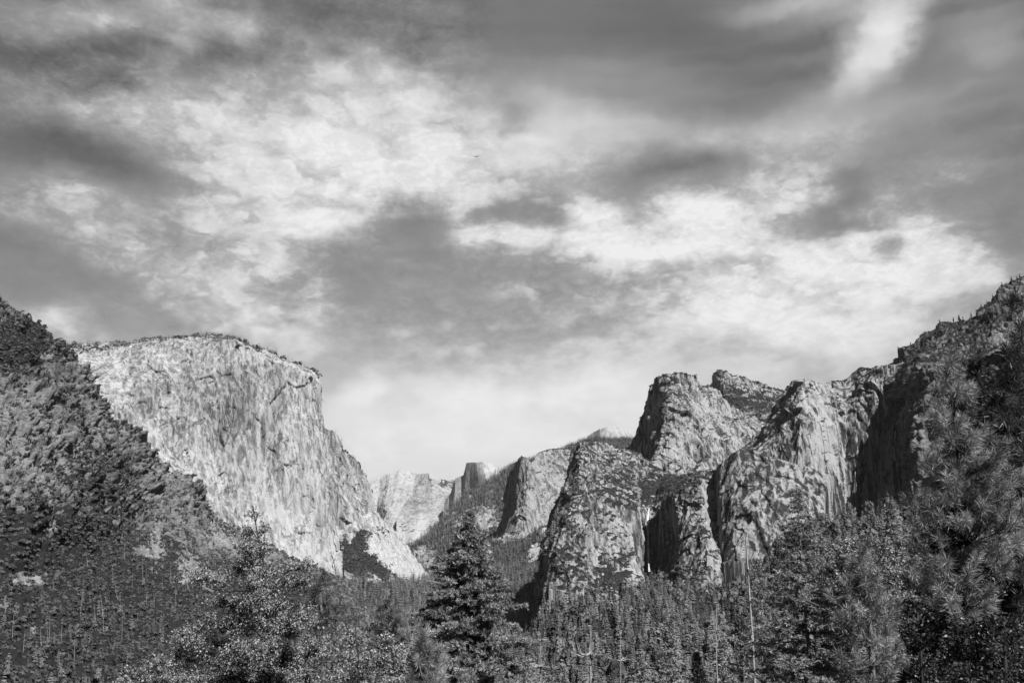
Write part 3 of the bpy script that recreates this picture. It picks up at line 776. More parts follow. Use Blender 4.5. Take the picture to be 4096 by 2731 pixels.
# near right-hand cliffs: the brush-topped block with the waterfall
massif("waterfall_cliff", [
    [(2300, 1800, 3100), (2262, 1950, 3080), (2212, 2050, 3000), (2172, 2310, 2950), (2165, 2350, 2940)],
    [(2312, 1772, 2900), (2298, 1850, 2820), (2270, 1940, 2740), (2220, 2060, 2650), (2190, 2160, 2600), (2160, 2350, 2520)],
    [(2322, 1768, 2860), (2318, 1860, 2720), (2305, 1960, 2600), (2262, 2080, 2500), (2225, 2200, 2440), (2200, 2360, 2380)],
    [(2340, 1762, 2900), (2338, 1890, 2700), (2330, 1960, 2600), (2300, 2080, 2500), (2285, 2210, 2430), (2270, 2368, 2340)],
    [(2370, 1764, 2980), (2366, 1930, 2700), (2364, 1972, 2610), (2352, 2100, 2500), (2335, 2368, 2330)],
    [(2410, 1770, 3050), (2410, 1960, 2720), (2410, 1990, 2620), (2405, 2130, 2520), (2390, 2250, 2450), (2380, 2370, 2330)],
    [(2460, 1782, 3100), (2464, 1985, 2720), (2466, 2012, 2620), (2475, 2200, 2510), (2450, 2280, 2430), (2450, 2372, 2320)],
    [(2510, 1800, 3150), (2512, 2005, 2740), (2516, 2030, 2630), (2525, 2200, 2540), (2510, 2290, 2450), (2500, 2372, 2320)],
    [(2548, 1815, 3180), (2545, 2015, 2760), (2548, 2042, 2650), (2548, 2240, 2580), (2535, 2320, 2460), (2530, 2375, 2340)],
    [(2562, 1822, 3200), (2560, 2005, 2860), (2562, 2040, 2800), (2566, 2240, 2740), (2560, 2320, 2560), (2555, 2375, 2360)],
    [(2600, 1842, 3250), (2600, 1990, 2920), (2600, 2034, 2840), (2602, 2260, 2770), (2600, 2330, 2560), (2590, 2375, 2380)],
    [(2650, 1875, 3300), (2640, 1985, 2950), (2636, 2028, 2830), (2640, 2260, 2760), (2645, 2320, 2560), (2640, 2375, 2380)],
    [(2672, 1890, 3280), (2664, 1965, 2860), (2668, 1992, 2640), (2690, 2180, 2600), (2700, 2280, 2520), (2690, 2375, 2360)],
    [(2700, 1905, 3200), (2696, 1940, 2760), (2702, 1962, 2570), (2722, 2120, 2500), (2735, 2260, 2430), (2730, 2375, 2320)],
    [(2744, 1908, 3000), (2744, 1912, 2720), (2750, 1930, 2540), (2768, 2120, 2450), (2780, 2240, 2380), (2775, 2375, 2290)],
    [(2790, 1893, 2900), (2790, 1897, 2680), (2796, 1910, 2520), (2815, 2100, 2430), (2830, 2220, 2350), (2830, 2375, 2260)],
    [(2850, 1880, 2850), (2850, 1886, 2700), (2856, 1900, 2600), (2870, 2100, 2500), (2890, 2220, 2400), (2890, 2375, 2300)]],
    420, 340, M_GREY, wall_disp(0.8, 10, 5, 12, 71, 1.5, crag=5, ledge=2, facet=.7, fz=1.5), (700, 150), 1, "brush-topped granite block with a narrow waterfall on its right",
    veg_slope(-0.60, 1.45, 0.40, [(2560, 1960, 110, 60, .6), (2640, 1930, 80, 50, .7), (2400, 1860, 100, 60, -.1), (2300, 2120, 60, 40, .4), (2420, 2250, 80, 40, .1), (2350, 2330, 60, 40, .5), (2700, 2330, 90, 40, .7), (2490, 2340, 60, 50, .5), (2330, 2000, 60, 120, -.1)]),
    blobs([(2600, 2150, 50, 140, -.45), (2480, 2120, 40, 120, .15), (2830, 2050, 25, 150, .5), (2330, 2000, 50, 150, -.25), (2240, 2200, 50, 160, -.3), (2430, 2330, 70, 60, .3)]), 'bridal')  # dark patches paint the shade of the fall's cove and left-hand faces

# the broad middle peak and the spire behind
massif("granite_peak", [
    [(2604, 1560, 4000), (2575, 1650, 3990), (2535, 1750, 3960), (2505, 1812, 3950), (2500, 1900, 3950)],
    [(2607, 1536, 3900), (2590, 1640, 3850), (2560, 1740, 3800), (2530, 1830, 3760), (2520, 1920, 3740)],
    [(2640, 1505, 3600), (2650, 1600, 3460), (2652, 1668, 3400), (2645, 1748, 3350), (2640, 1811, 3320), (2615, 1920, 3280)],
    [(2669, 1494, 3560), (2676, 1600, 3430), (2682, 1700, 3350), (2685, 1800, 3300), (2690, 1920, 3220)],
    [(2705, 1495, 3560), (2712, 1600, 3430), (2720, 1760, 3320), (2730, 1920, 3220)],
    [(2740, 1505, 3600), (2752, 1620, 3440), (2762, 1780, 3330), (2770, 1920, 3230)],
    [(2807, 1529, 3700), (2830, 1650, 3500), (2840, 1790, 3370), (2840, 1920, 3250)],
    [(2850, 1558, 3800), (2890, 1680, 3560), (2905, 1800, 3400), (2910, 1920, 3280)],
    [(2920, 1618, 3950), (2970, 1720, 3650), (2980, 1820, 3480), (2980, 1920, 3330)],
    [(3000, 1672, 4050), (3060, 1750, 3750), (3070, 1830, 3550), (3070, 1920, 3400)],
    [(3090, 1710, 4100), (3140, 1800, 3800), (3150, 1920, 3500)]],
    320, 240, M_GREY, wall_disp(1.0, 8, 6, 14, 83, 1.6, crag=5, ledge=3, facet=.85, fz=1.3), (700, 300), 1, "broad rounded granite peak with a black shaded left face",
    veg_slope(-0.6, 1.1, 0.45, [(2700, 1510, 60, 24, .7), (2790, 1540, 60, 24, .6), (2720, 1880, 110, 40, .6), (2640, 1560, 40, 60, .25)]),
    blobs([(2800, 1660, 110, 110, .3), (2960, 1790, 120, 60, .15), (2690, 1620, 50, 120, -.2)]), 'middle')
massif("granite_spire", [
    [(2858, 1580, 4900), (2856, 1680, 4800)], [(2862, 1500, 4700), (2860, 1560, 4680), (2858, 1680, 4600)], [(2866, 1480, 4550), (2868, 1560, 4500), (2870, 1690, 4400)],
    [(2884, 1478, 4450), (2888, 1560, 4350), (2890, 1700, 4200)], [(2910, 1482, 4450), (2915, 1570, 4330), (2920, 1710, 4100)], [(2963, 1498, 4500), (2965, 1580, 4300), (2965, 1730, 4000)],
    [(2992, 1506, 4550), (3000, 1590, 4330), (3010, 1740, 3980)], [(3030, 1525, 4600), (3040, 1620, 4330), (3050, 1760, 3980)], [(3075, 1543, 4650), (3085, 1640, 4350), (3095, 1770, 4000)],
    [(3129, 1566, 4700), (3135, 1660, 4400), (3140, 1780, 4050)], [(3180, 1590, 4800), (3180, 1800, 4200)]],
    200, 150, M_GREY, wall_disp(1.2, 6, 7, 8, 89, 1.5, crag=5), (500, 300), 1, "small square-topped spire on a brushy shoulder behind the broad peak",
    veg_slope(-0.3, 0.9, 0.4, [(3010, 1610, 130, 50, .8), (2890, 1600, 40, 60, .3), (3060, 1570, 60, 12, -.4), (2900, 1500, 60, 22, .2)]), None, 'highspire')

# the leaning tower: upper wall
massif("granite_tower", [
    [(3158, 1560, 3000), (3111, 1614, 2990), (3075, 1690, 2960), (3004, 1778, 2930), (2930, 1825, 2900), (2880, 1870, 2880)],
    [(3163, 1536, 2760), (3120, 1630, 2730), (3085, 1700, 2700), (3020, 1785, 2660), (2950, 1835, 2600), (2900, 1900, 2560)],
    [(3175, 1530, 2680), (3150, 1640, 2600), (3125, 1720, 2570), (3080, 1790, 2540), (3020, 1900, 2500)],
    [(3204, 1523, 2630), (3200, 1700, 2520), (3190, 1850, 2480), (3180, 2230, 2460)],
    [(3254, 1527, 2640), (3252, 1700, 2520), (3248, 2100, 2450)],
    [(3294, 1538, 2660), (3296, 1700, 2540), (3300, 2140, 2460)],
    [(3330, 1520, 2700), (3335, 1700, 2570), (3340, 2160, 2490)],
    [(3379, 1514, 2700), (3382, 1700, 2580), (3385, 2180, 2520)],
    [(3438, 1468, 2700), (3436, 1600, 2600), (3432, 1800, 2540), (3420, 2200, 2540)],
    [(3493, 1473, 2640), (3492, 1600, 2570), (3480, 1780, 2560), (3450, 2210, 2620)],
    [(3550, 1462, 2600), (3540, 1560, 2580), (3520, 1700, 2640), (3490, 2230, 2750)],
    [(3600, 1450, 2620), (3585, 1560, 2700), (3560, 1700, 2850), (3520, 2240, 2900)],
    [(3640, 1440, 2800), (3630, 1600, 2950), (3600, 1800, 3000), (3560, 2240, 3000)],
    [(3720, 1440, 2900), (3720, 1600, 3020), (3720, 1800, 3050), (3720, 2240, 3050)], [(3800, 1440, 2950), (3800, 2240, 3080)]],
    400, 300, M_STREAK, wall_disp(0.8, 8, 5, 16, 97, 1.0, crag=5, ledge=1.5, facet=.7, fz=2.4, fineface=.7), (700, 200), 1, "steep pale-streaked granite tower on the right above the forest",
    veg_slope(-0.7, 1.2, 0.4, [(3420, 1480, 140, 16, .4), (3370, 1850, 30, 50, .6), (3400, 1890, 30, 20, .6), (3110, 1680, 22, 60, .3), (3230, 1535, 60, 10, .5)]),
    blobs([(3300, 1720, 40, 190, .4), (3140, 1720, 60, 110, -.3), (3480, 1620, 60, 100, -.15), (3390, 1560, 60, 40, -.1), (3230, 1600, 20, 100, .35)]), 'tower')  # shade of the left-facing side is painted into the rock tone
massif("granite_apron", [
    [(2840, 1900, 2800), (2842, 2240, 2600)], [(2862, 1872, 2620), (2864, 2000, 2560), (2866, 2250, 2450)], [(2880, 1852, 2500), (2886, 2000, 2430), (2892, 2250, 2360)],
    [(2919, 1812, 2460), (2930, 2000, 2390), (2940, 2250, 2310)], [(2960, 1802, 2440), (2970, 2000, 2370), (2980, 2250, 2290)], [(3010, 1796, 2430), (3015, 2000, 2350), (3020, 2250, 2270)],
    [(3060, 1818, 2420), (3065, 2000, 2340), (3070, 2250, 2260)], [(3160, 1848, 2400), (3165, 2000, 2330), (3170, 2230, 2250)], [(3245, 1872, 2390), (3245, 2000, 2330), (3250, 2200, 2250)],
    [(3300, 1892, 2400), (3298, 2000, 2340), (3300, 2180, 2270)], [(3325, 1902, 2480), (3318, 2000, 2440), (3315, 2180, 2400)], [(3345, 1915, 2650), (3335, 2180, 2600)]],
    280, 200, M_STREAK, wall_disp(0.8, 4, 2.0, 6, 103, 0.6, dihedral=.8, ledge=.5, facet=.42, fz=3.0, fineface=.4), (250, 60), 1, "smooth pale granite apron at the foot of the tower", veg_slope(-0.8, 0.9, 0.5),
    blobs([(3250, 1930, 90, 60, .3), (2940, 1990, 25, 120, .45), (3050, 1930, 120, 60, -.15), (2900, 2030, 18, 160, -.35), (2990, 2110, 60, 40, .4)]), 'apron')

# right-hand buttress and the high rough ridge above
massif("granite_buttress", [
    [(3650, 1530, 2700), (3640, 1650, 2680), (3625, 1850, 2620), (3615, 2230, 2550)],
    [(3648, 1510, 2600), (3640, 1640, 2520), (3622, 1800, 2420), (3608, 2230, 2270)],
    [(3668, 1500, 2450), (3660, 1640, 2350), (3645, 1800, 2270), (3630, 2230, 2170)],
    [(3700, 1500, 2400), (3700, 1640, 2320), (3690, 1800, 2250), (3680, 2230, 2150)],
    [(3760, 1500, 2370), (3765, 1640, 2290), (3760, 2230, 2130)], [(3830, 1500, 2350), (3835, 1640, 2270), (3840, 2230, 2110)],
    [(3880, 1470, 2320), (3885, 1640, 2460), (3890, 2230, 2300)], [(3950, 1420, 2280), (3960, 1560, 2500), (3960, 2230, 2300)], [(4020, 1400, 2250), (4040, 1560, 2500), (4040, 2230, 2250)],
    [(4100, 1380, 2020), (4110, 1560, 2200), (4120, 2230, 1950)], [(4150, 1370, 1850), (4150, 1600, 1800), (4150, 2230, 1750)], [(4300, 1370, 1800), (4310, 1560, 1780), (4310, 2230, 1700)]],  # outer stations: unseen wall added beyond the frame to block the sun
    320, 240, M_DIMROCK, wall_disp(0.7, 11, 9, 14, 109, 1.6, crag=4), (400, 40), 1, "dark fluted granite buttress at the right behind the pines",
    veg_slope(-0.5, 0.9, 0.45, [(3760, 2010, 120, 50, .6), (3700, 1520, 60, 14, .3)]), blobs([(3780, 1700, 70, 160, .25), (4030, 1480, 150, 70, -.25), (4040, 1700, 150, 160, -.3)]), 'buttress')  # shadow under the overhang and in the recess painted as darker tone
sky_b = [(3520, 1474), (3579, 1440), (3617, 1397), (3650, 1375), (3688, 1337), (3742, 1316), (3769, 1288), (3829, 1283), (3894, 1261), (3926, 1229), (3970, 1185), (4008, 1147), (4056, 1126), (4096, 1105), (4200, 1060), (4400, 1000)]
st = []
for (x, y) in sky_b:
    t = (x - 3520) / 880
    dd = 380 * (1 - smooth(t, .02, .17))
    st.append([(x, y, 2650 + dd * .4), (x + 5, y + (1510 - y) * .5, 2520 + dd * .6), (x + 10, y + (1510 - y) * .85, 2350 + dd * .9), (x + 20, 1535 - 100 * smooth(t, .3, .7), 2150 + 230 * (1 - smooth(t, .3, .55)) - 60 * t + dd * .5)])
massif("rough_ridge", st, 300, 150, M_DIMROCK, wall_disp(0.7, 12, 10, 12, 113, 2.0, crag=8), (500, 300), 0, "rough dark rocky ridge climbing to the top right",
       veg_slope(-0.1, 0.8, 0.4, [(4030, 1340, 90, 40, -.8), (3900, 1330, 90, 40, .3)]), blobs([(4030, 1340, 100, 40, .5), (3900, 1300, 250, 60, -.25)]), 'roughridge', skirt=False)

# forest foot of the pale wall, rising to the gap
massif("forested_foot", [
    [(1250, 2330, 3200), (1260, 2400, 2900), (1270, 2480, 2700), (1280, 2600, 2250)],
    [(1370, 2322, 3300), (1380, 2390, 3050), (1390, 2480, 2850), (1400, 2600, 2320)],
    [(1480, 2325, 3380), (1485, 2390, 3150), (1490, 2470, 2980), (1500, 2600, 2330)],
    [(1600, 2325, 3600), (1605, 2380, 3350), (1610, 2460, 3150), (1620, 2600, 2330)],
    [(1690, 2318, 4000), (1700, 2370, 3650), (1705, 2440, 3400), (1720, 2600, 2330)],
    [(1760, 2318, 4800), (1770, 2365, 4200), (1780, 2430, 3700), (1800, 2600, 2330)],
    [(1880, 2330, 5200), (1885, 2365, 4500), (1890, 2430, 3900), (1900, 2600, 2330)],
    [(2000, 2345, 5000), (2005, 2380, 4500), (2010, 2440, 3900), (2010, 2600, 2330)],
    [(2080, 2365, 4600), (2080, 2400, 4300), (2080, 2450, 3980), (2080, 2600, 2330)]],
    160, 110, M_FOREST, slope_disp(0.8, 5, 137, 6, 2), (300, 200), 2, "forest-covered foot of the pale wall towards the gap", veg_slope(0.6, 0.2, 0.5), None, 'leftfoot')

# wooded hillside rising on the right
massif("wooded_hillside", [
    [(2040, 2420, 4600), (2050, 2480, 3458), (2060, 2560, 2600), (2070, 2700, 1812), (2080, 2900, 1264)],
    [(2180, 2330, 2800), (2180, 2400, 2450), (2185, 2480, 2260), (2195, 2600, 2000), (2200, 2900, 1200)],
    [(2400, 2320, 2600), (2400, 2420, 2260), (2405, 2520, 2020), (2410, 2640, 1750), (2420, 2900, 1150)],
    [(2640, 2320, 2600), (2640, 2420, 2220), (2650, 2520, 1920), (2660, 2640, 1600), (2670, 2900, 1080)],
    [(2760, 2310, 2550), (2770, 2440, 2060), (2780, 2560, 1720), (2795, 2680, 1400), (2800, 2900, 1010)],
    [(2900, 2345, 2480), (2910, 2440, 2150), (2930, 2560, 1700), (2950, 2900, 950)],
    [(3020, 2275, 2420), (3030, 2390, 2000), (3050, 2540, 1500), (3080, 2900, 800)],
    [(3134, 2175, 2350), (3150, 2320, 1850), (3180, 2500, 1350), (3200, 2900, 700)],
    [(3261, 2115, 2200), (3290, 2270, 1700), (3320, 2480, 1200), (3350, 2900, 620)],
    [(3400, 2070, 2050), (3420, 2220, 1550), (3450, 2450, 1050), (3480, 2900, 560)],
    [(3600, 2040, 1900), (3620, 2190, 1400), (3640, 2420, 950), (3660, 2900, 500)],
    [(3850, 2005, 1800), (3860, 2140, 1300), (3880, 2380, 850), (3900, 2900, 450)],
    [(4120, 1975, 1700), (4130, 2120, 1200), (4150, 2350, 800), (4170, 2900, 420)],
    [(4500, 1880, 1600), (4500, 2050, 1100), (4500, 2330, 750), (4500, 2900, 400)]],
    240, 200, M_FOREST, slope_disp(0.8, 7, 131, 8, 2), (300, 300), 2, "wooded hillside below the right-hand cliffs",
    veg_slope(0.5, 0.2, 0.5, [(3330, 2095, 40, 26, -1.4), (2400, 2555, 60, 18, -1.0)]), blobs([(3330, 2095, 50, 36, .8), (2400, 2555, 60, 18, .3)]), 'rightslope')

# left-hand near mountainside
massif("mountainside", [
    [(-250, 1050, 2500), (-250, 1500, 2050), (-250, 2100, 1500), (-250, 2850, 900)],
    [(0, 1225, 2450), (0, 1500, 2100), (0, 1900, 1700), (0, 2300, 1300), (0, 2850, 900)],
    [(60, 1250, 2450), (60, 1500, 2150), (60, 1900, 1750), (60, 2300, 1330), (60, 2850, 920)],
    [(130, 1290, 2450), (130, 1500, 2220), (130, 1900, 1830), (130, 2300, 1400), (130, 2850, 950)],
    [(205, 1350, 2460), (205, 1550, 2260), (205, 1900, 1900), (205, 2300, 1480), (205, 2850, 980)],
    [(290, 1445, 2500), (290, 1600, 2320), (290, 1900, 2000), (290, 2300, 1560), (290, 2850, 1020)],
    [(367, 1520, 2550), (367, 1700, 2350), (367, 2000, 2020), (367, 2400, 1550), (367, 2850, 1080)],
    [(440, 1660, 2600), (450, 1850, 2380), (450, 2100, 2080), (450, 2450, 1600), (450, 2850, 1150)],
    [(526, 1733, 2650), (530, 1900, 2450), (530, 2150, 2140), (530, 2450, 1700), (530, 2850, 1200)],
    [(600, 1835, 2700), (610, 1980, 2520), (620, 2200, 2230), (620, 2500, 1750), (620, 2850, 1280)],
    [(703, 1890, 2760), (715, 2030, 2580), (725, 2250, 2250), (725, 2550, 1780), (725, 2850, 1350)],
    [(776, 1963, 2800), (785, 2100, 2600), (800, 2300, 2280), (800, 2550, 1850), (800, 2850, 1400)],
    [(830, 2055, 2850), (850, 2170, 2650), (870, 2340, 2330), (870, 2560, 1920), (870, 2850, 1450)],
    [(939, 2114, 2930), (960, 2230, 2720), (980, 2370, 2450), (980, 2580, 2000), (980, 2850, 1530)],
    [(1050, 2165, 3000), (1070, 2270, 2800), (1090, 2400, 2520), (1100, 2600, 2050), (1100, 2850, 1580)],
    [(1163, 2222, 3100), (1180, 2320, 2850), (1200, 2430, 2560), (1210, 2600, 2080), (1210, 2850, 1600)],
    [(1297, 2286, 3250), (1310, 2360, 2950), (1330, 2460, 2600), (1340, 2620, 2050), (1340, 2850, 1600)],
    [(1385, 2312, 3330), (1400, 2390, 3000), (1420, 2480, 2640), (1440, 2640, 2020), (1440, 2850, 1600)],
    [(1470, 2345, 3500), (1490, 2425, 3200), (1510, 2520, 2700), (1530, 2660, 1980), (1540, 2850, 1400)],
    [(1540, 2437, 4200), (1560, 2490, 3320), (1580, 2560, 2600), (1600, 2660, 1983), (1620, 2850, 1367)]],
    520, 420, M_HILL, slope_disp(0.7, 9, 127, 24, 1.6, 56, lambda P: 1 - .75 * smooth(project(P)[1] + project(P)[0] * .25, 2130, 2330)), (700, 300), 2, "steep brushy mountainside of broken rock on the left",
    veg_slope(0.05, 0.3, 0.4, [(300, 2720, 700, 220, .8), (150, 2250, 500, 260, .8), (900, 2450, 500, 200, .6), (60, 1380, 200, 130, .7), (430, 1900, 160, 120, .35), (150, 1800, 200, 160, .05), (330, 1600, 120, 100, .1), (620, 2140, 22, 120, -.7), (740, 2280, 40, 60, -.8), (100, 2320, 90, 26, -1.1), (20, 2400, 40, 14, -1.), (215, 2100, 16, 50, -.9), (880, 2150, 30, 20, -.6), (600, 2210, 50, 26, -.8), (850, 2330, 50, 26, -.8), (1000, 2290, 30, 18, -.6)]),
    blobs([(120, 1800, 200, 120, .1), (620, 2200, 40, 90, .4), (740, 2280, 50, 60, .4), (100, 2320, 100, 30, .3), (215, 2100, 22, 60, .3), (880, 2150, 40, 24, .3)]), 'leftslope')


# ------------------------------------------------------------------ the ground: one sheet
def ground_z(x, y):
    d = np.hypot(x, np.maximum(y, 0)) * np.where(y < 0, 0.3, 1.0)
    near = -1.7 - 0.46 * np.maximum(d - 3, 0)
    P = np.stack([x / 260, y / 260, 0 * x], 1)
    floor = -205 + fbm(P, 4, 7) * 9
    right = smooth(x - 0.28 * np.maximum(y, 0), 60, 620) * 150 * smooth(y, 300, 900) * (1 - smooth(y, 2600, 3300))
    floor = floor + right
    k = 14.0
    h = np.clip(0.5 + 0.5 * (near - floor) / k, 0, 1)
    z = floor * (1 - h) + near * h + k * h * (1 - h)
    far = smooth(y, 9000, 24000) * 250
    return z + far


def axis(n, lo, hi, c=0.0, dense=400.0):
    t = np.linspace(np.arcsinh((lo - c) / dense), np.arcsinh((hi - c) / dense), n)
    return c + dense * np.sinh(t)


gx = axis(330, -40000, 40000, 100)
gy = axis(330, -6000, 60000, 900)
GX, GY = np.meshgrid(gx, gy, indexing='ij')
GZ = ground_z(GX.ravel(), GY.ravel())
V = np.stack([GX.ravel(), GY.ravel(), GZ], 1)
me = make_mesh("ground", V, grid_faces(330, 330), {'veg': np.full(len(V), 0.75), 'tone': np.full(len(V), -0.1)}, True, [M_FOREST])
tag(link("ground", me), "forested valley floor", None, None, 'structure')


# ------------------------------------------------------------------ plants: materials
def leaf_material(name, alb, spec=0.3, rough=0.45, trans=0.25, var=0.7):
    m, T = new_mat(name)
    tone = T.n('ShaderNodeAttribute', attribute_name='tone').outputs['Fac']
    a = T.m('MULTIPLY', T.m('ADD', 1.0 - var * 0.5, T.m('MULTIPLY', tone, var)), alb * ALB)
    col = T.n('ShaderNodeCombineColor', {0: a, 1: a, 2: a}).outputs[0]
    b = T.n('ShaderNodeBsdfPrincipled', {'Base Color': col, 'Roughness': rough, 'Specular IOR Level': spec})
    tr = T.n('ShaderNodeBsdfTranslucent', {0: col})
    mx = T.n('ShaderNodeMixShader', {0: trans, 1: b.outputs[0], 2: tr.outputs[0]})
    o = T.n('ShaderNodeOutputMaterial')
    T.t.links.new(mx.outputs[0], o.inputs[0])
    return m


def bark_material(name, lo, hi):
    m, T = new_mat(name)
    pos = T.n('ShaderNodeTexCoord').outputs['Object']
    p = T.n('ShaderNodeMapping', {0: pos, 3: (1, 1, 0.2)}).outputs[0]
    a = T.mix(T.step(T.noise(p, 14.0, 5.0, 0.65), 0.35, 0.65), lo * ALB, hi * ALB)
    col = T.n('ShaderNodeCombineColor', {0: a, 1: a, 2: a}).outputs[0]
    b = T.n('ShaderNodeBsdfDiffuse', {0: col})
    o = T.n('ShaderNodeOutputMaterial')
    T.t.links.new(b.outputs[0], o.inputs[0])
    return m


L_CONIFER = leaf_material("conifer_foliage", 0.155, 0.1, 0.7, 0.08, 1.2)
L_BUSH = leaf_material("brush_foliage", 0.092, 0.1, 0.7, 0.06, 0.8)
L_FIR = leaf_material("fir_needles", 0.27, 0.3, 0.5, 0.12, 1.3)
L_PINE = leaf_material("pine_needles", 0.27, 0.3, 0.5, 0.15, 1.1)
L_OAK = leaf_material("oak_leaves", 0.32, 0.25, 0.5, 0.15, 1.2)
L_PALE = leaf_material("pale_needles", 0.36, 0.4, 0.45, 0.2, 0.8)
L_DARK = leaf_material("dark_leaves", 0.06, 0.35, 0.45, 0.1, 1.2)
B_DARK = bark_material("dark_bark", 0.02, 0.07)
B_GREY = bark_material("grey_bark", 0.10, 0.28)
B_DEAD = bark_material("weathered_wood", 0.22, 0.46)

RNG = np.random.default_rng(11)


def unit(v):
    return v / np.maximum(np.linalg.norm(v, axis=-1, keepdims=True), 1e-9)


# ------------------------------------------------------------------ far plants
def cone_tree(layers, per, seed, slim=0.17, trunk=True, gap=0.0):
    """conifer of height 1: drooping tent-shaped sprays on whorls round a trunk. Returns crown and trunk parts."""
    r = np.random.default_rng(seed)
    V, Fs = [], []
    for i in range(layers):
        h = 0.14 + 0.85 * (i + r.uniform(-.3, .3)) / layers
        if r.random() < gap:
            continue
        R = slim * (1 - h) ** 0.75 * r.uniform(0.8, 1.15) + 0.008
        a0 = r.uniform(0, 6.28)
        for k in range(per):
            a = a0 + 6.283 * k / per + r.uniform(-.35, .35)
            rr = R * r.uniform(0.65, 1.25)
            w = rr * r.uniform(0.35, 0.55)
            ca, sa = math.cos(a), math.sin(a)
            dz = rr * r.uniform(0.15, 0.6)
            n = len(V)
            z0 = h + 0.02
            V += [(0, 0, z0), (.6 * rr * ca - w * sa, .6 * rr * sa + w * ca, z0 - dz * .6 - w * .45), (rr * ca, rr * sa, z0 - dz),
                  (.6 * rr * ca + w * sa, .6 * rr * sa - w * ca, z0 - dz * .6 - w * .45), (.55 * rr * ca, .55 * rr * sa, z0 - dz * .25)]
            Fs += [(n, n + 1, n + 4), (n + 1, n + 2, n + 4), (n + 2, n + 3, n + 4), (n + 3, n, n + 4)]
    n = len(V)
    V += [(0.006, 0, .93), (-0.006, 0, .93), (0, 0, 1.02), (0, .006, .93)]
    Fs += [(n, n + 1, n + 2), (n + 1, n + 3, n + 2)]
    crown = (np.array(V), np.array(Fs))
    V, Fs = [], []
    for k in range(5):
        a = 6.283 * k / 5
        V += [(0.014 * math.cos(a), 0.014 * math.sin(a), 0), (0.004 * math.cos(a), 0.004 * math.sin(a), 0.9)]
    for k in range(5):
        a, b = 2 * k, 2 * ((k + 1) % 5)
        Fs += [(a, b, b + 1), (a, b + 1, a + 1)]
    return crown, (np.array(V), np.array(Fs))


def bush_clump(seed, n=46, flat=0.7):
    """leafy mound: a lumpy core with leaf sprays standing out of it; radius about 1"""
    r = np.random.default_rng(seed)
    V, Fs = [], []
    d = unit(r.normal(size=(n, 3)))
    d[:, 2] = np.abs(d[:, 2]) * 1.1 - 0.15
    d = unit(d)
    lump = 1 + 0.45 * perlin(d * 1.7 + seed * 3.1, seed)
    for k in range(n):
        c = d[k] * lump[k] * r.uniform(0.55, 1.0) * np.array([1, 1, flat])
        t1 = unit(np.cross(d[k], r.normal(size=3)))
        t2 = unit(np.cross(d[k], t1) + 0.3 * d[k] * r.normal())
        s = r.uniform(0.18, 0.42)
        m = len(V)
        V += [c + t1 * s, c + t2 * s * .9 + d[k] * .1, c - t1 * s * .9, c - t2 * s]
        Fs += [(m, m + 1, m + 2), (m, m + 2, m + 3)]
    return np.array(V), np.array(Fs)


def scatter(name, shapes, pos, sc, mat, label, cat, group=None, squash=None):
    """one 'stuff' object holding plants that nobody could count"""
    Vs, Fs, Ts = [], [], []
    n0 = 0
    pick = RNG.integers(0, len(shapes), len(pos))
    rot = RNG.uniform(0, 6.283, len(pos))
    tone = RNG.uniform(0, 1, len(pos)) ** 1.3
    for k, (sv, sf) in enumerate(shapes):
        idx = np.where(pick == k)[0]
        if not len(idx):
            continue
        c, s_ = np.cos(rot[idx])[:, None], np.sin(rot[idx])[:, None]
        x = sv[None, :, 0] * c - sv[None, :, 1] * s_
        y = sv[None, :, 0] * s_ + sv[None, :, 1] * c
        z = np.broadcast_to(sv[None, :, 2], x.shape)
        S = np.asarray(sc)[idx][:, None]
        wide = RNG.uniform(0.8, 1.2, len(idx))[:, None]
        V = np.stack([x * S * wide, y * S * wide, z * S], -1) + pos[idx][:, None, :]
        nv = sv.shape[0]
        f = sf[None] + (np.arange(len(idx)) * nv)[:, None, None] + n0
        Vs.append(V.reshape(-1, 3))
        Fs.append(f.reshape(-1, 3))
        Ts.append(np.repeat(tone[idx], nv))
        n0 += len(idx) * nv
    me = make_mesh(name, np.concatenate(Vs), np.concatenate(Fs), {'tone': np.concatenate(Ts)}, False, [mat])
    return tag(link(name, me), label, cat, group, 'stuff')


def on_surface(key, n, cond=None, seed=0):
    """random points on a lofted surface, even by area"""
    r = np.random.default_rng(seed)
    S = SURF[key]
    V = S['V']
    A = np.linalg.norm(np.cross(V[1:, :-1] - V[:-1, :-1], V[:-1, 1:] - V[:-1, :-1]), axis=2)
    p = A.ravel() / A.sum()
    k = r.choice(len(p), n, p=p)
    i, j = k // A.shape[1], k % A.shape[1]
    u, v = r.random(n)[:, None], r.random(n)[:, None]
    P = V[i, j] * (1 - u) * (1 - v) + V[i + 1, j] * u * (1 - v) + V[i, j + 1] * (1 - u) * v + V[i + 1, j + 1] * u * v
    px, py = project(P)
    vg = S['veg'][i, j]
    N = S['N'][i, j]
    keep = np.ones(n, bool) if cond is None else cond(P, N, vg, px, py)
    return P[keep]


CON_FAR = [cone_tree(7, 5, s)[0] for s in range(4)]
CON_MID = [cone_tree(13, 6, 10 + s, (0.11, 0.15, 0.19, 0.24, 0.14, 0.2)[s], gap=.1)[0] for s in range(6)]
for s_ in (31, 32):          # round-headed pines and oaks among the spires
    bv, bf = bush_clump(s_, 60, .9)
    CON_MID.append((np.concatenate([bv * np.array([.19, .19, .30]) + np.array([0, 0, .62]), bv * np.array([.22, .22, .25]) + np.array([0.03, 0, .38])]), np.concatenate([bf, bf + len(bv)])))
CON_NEAR = [cone_tree(26, 10, 20 + s, 0.13 + 0.02 * s, gap=0.1) for s in range(6)]
BUSH = [bush_clump(s) for s in range(6)]
BUSH_S = [bush_clump(s, 16) for s in range(6, 12)]

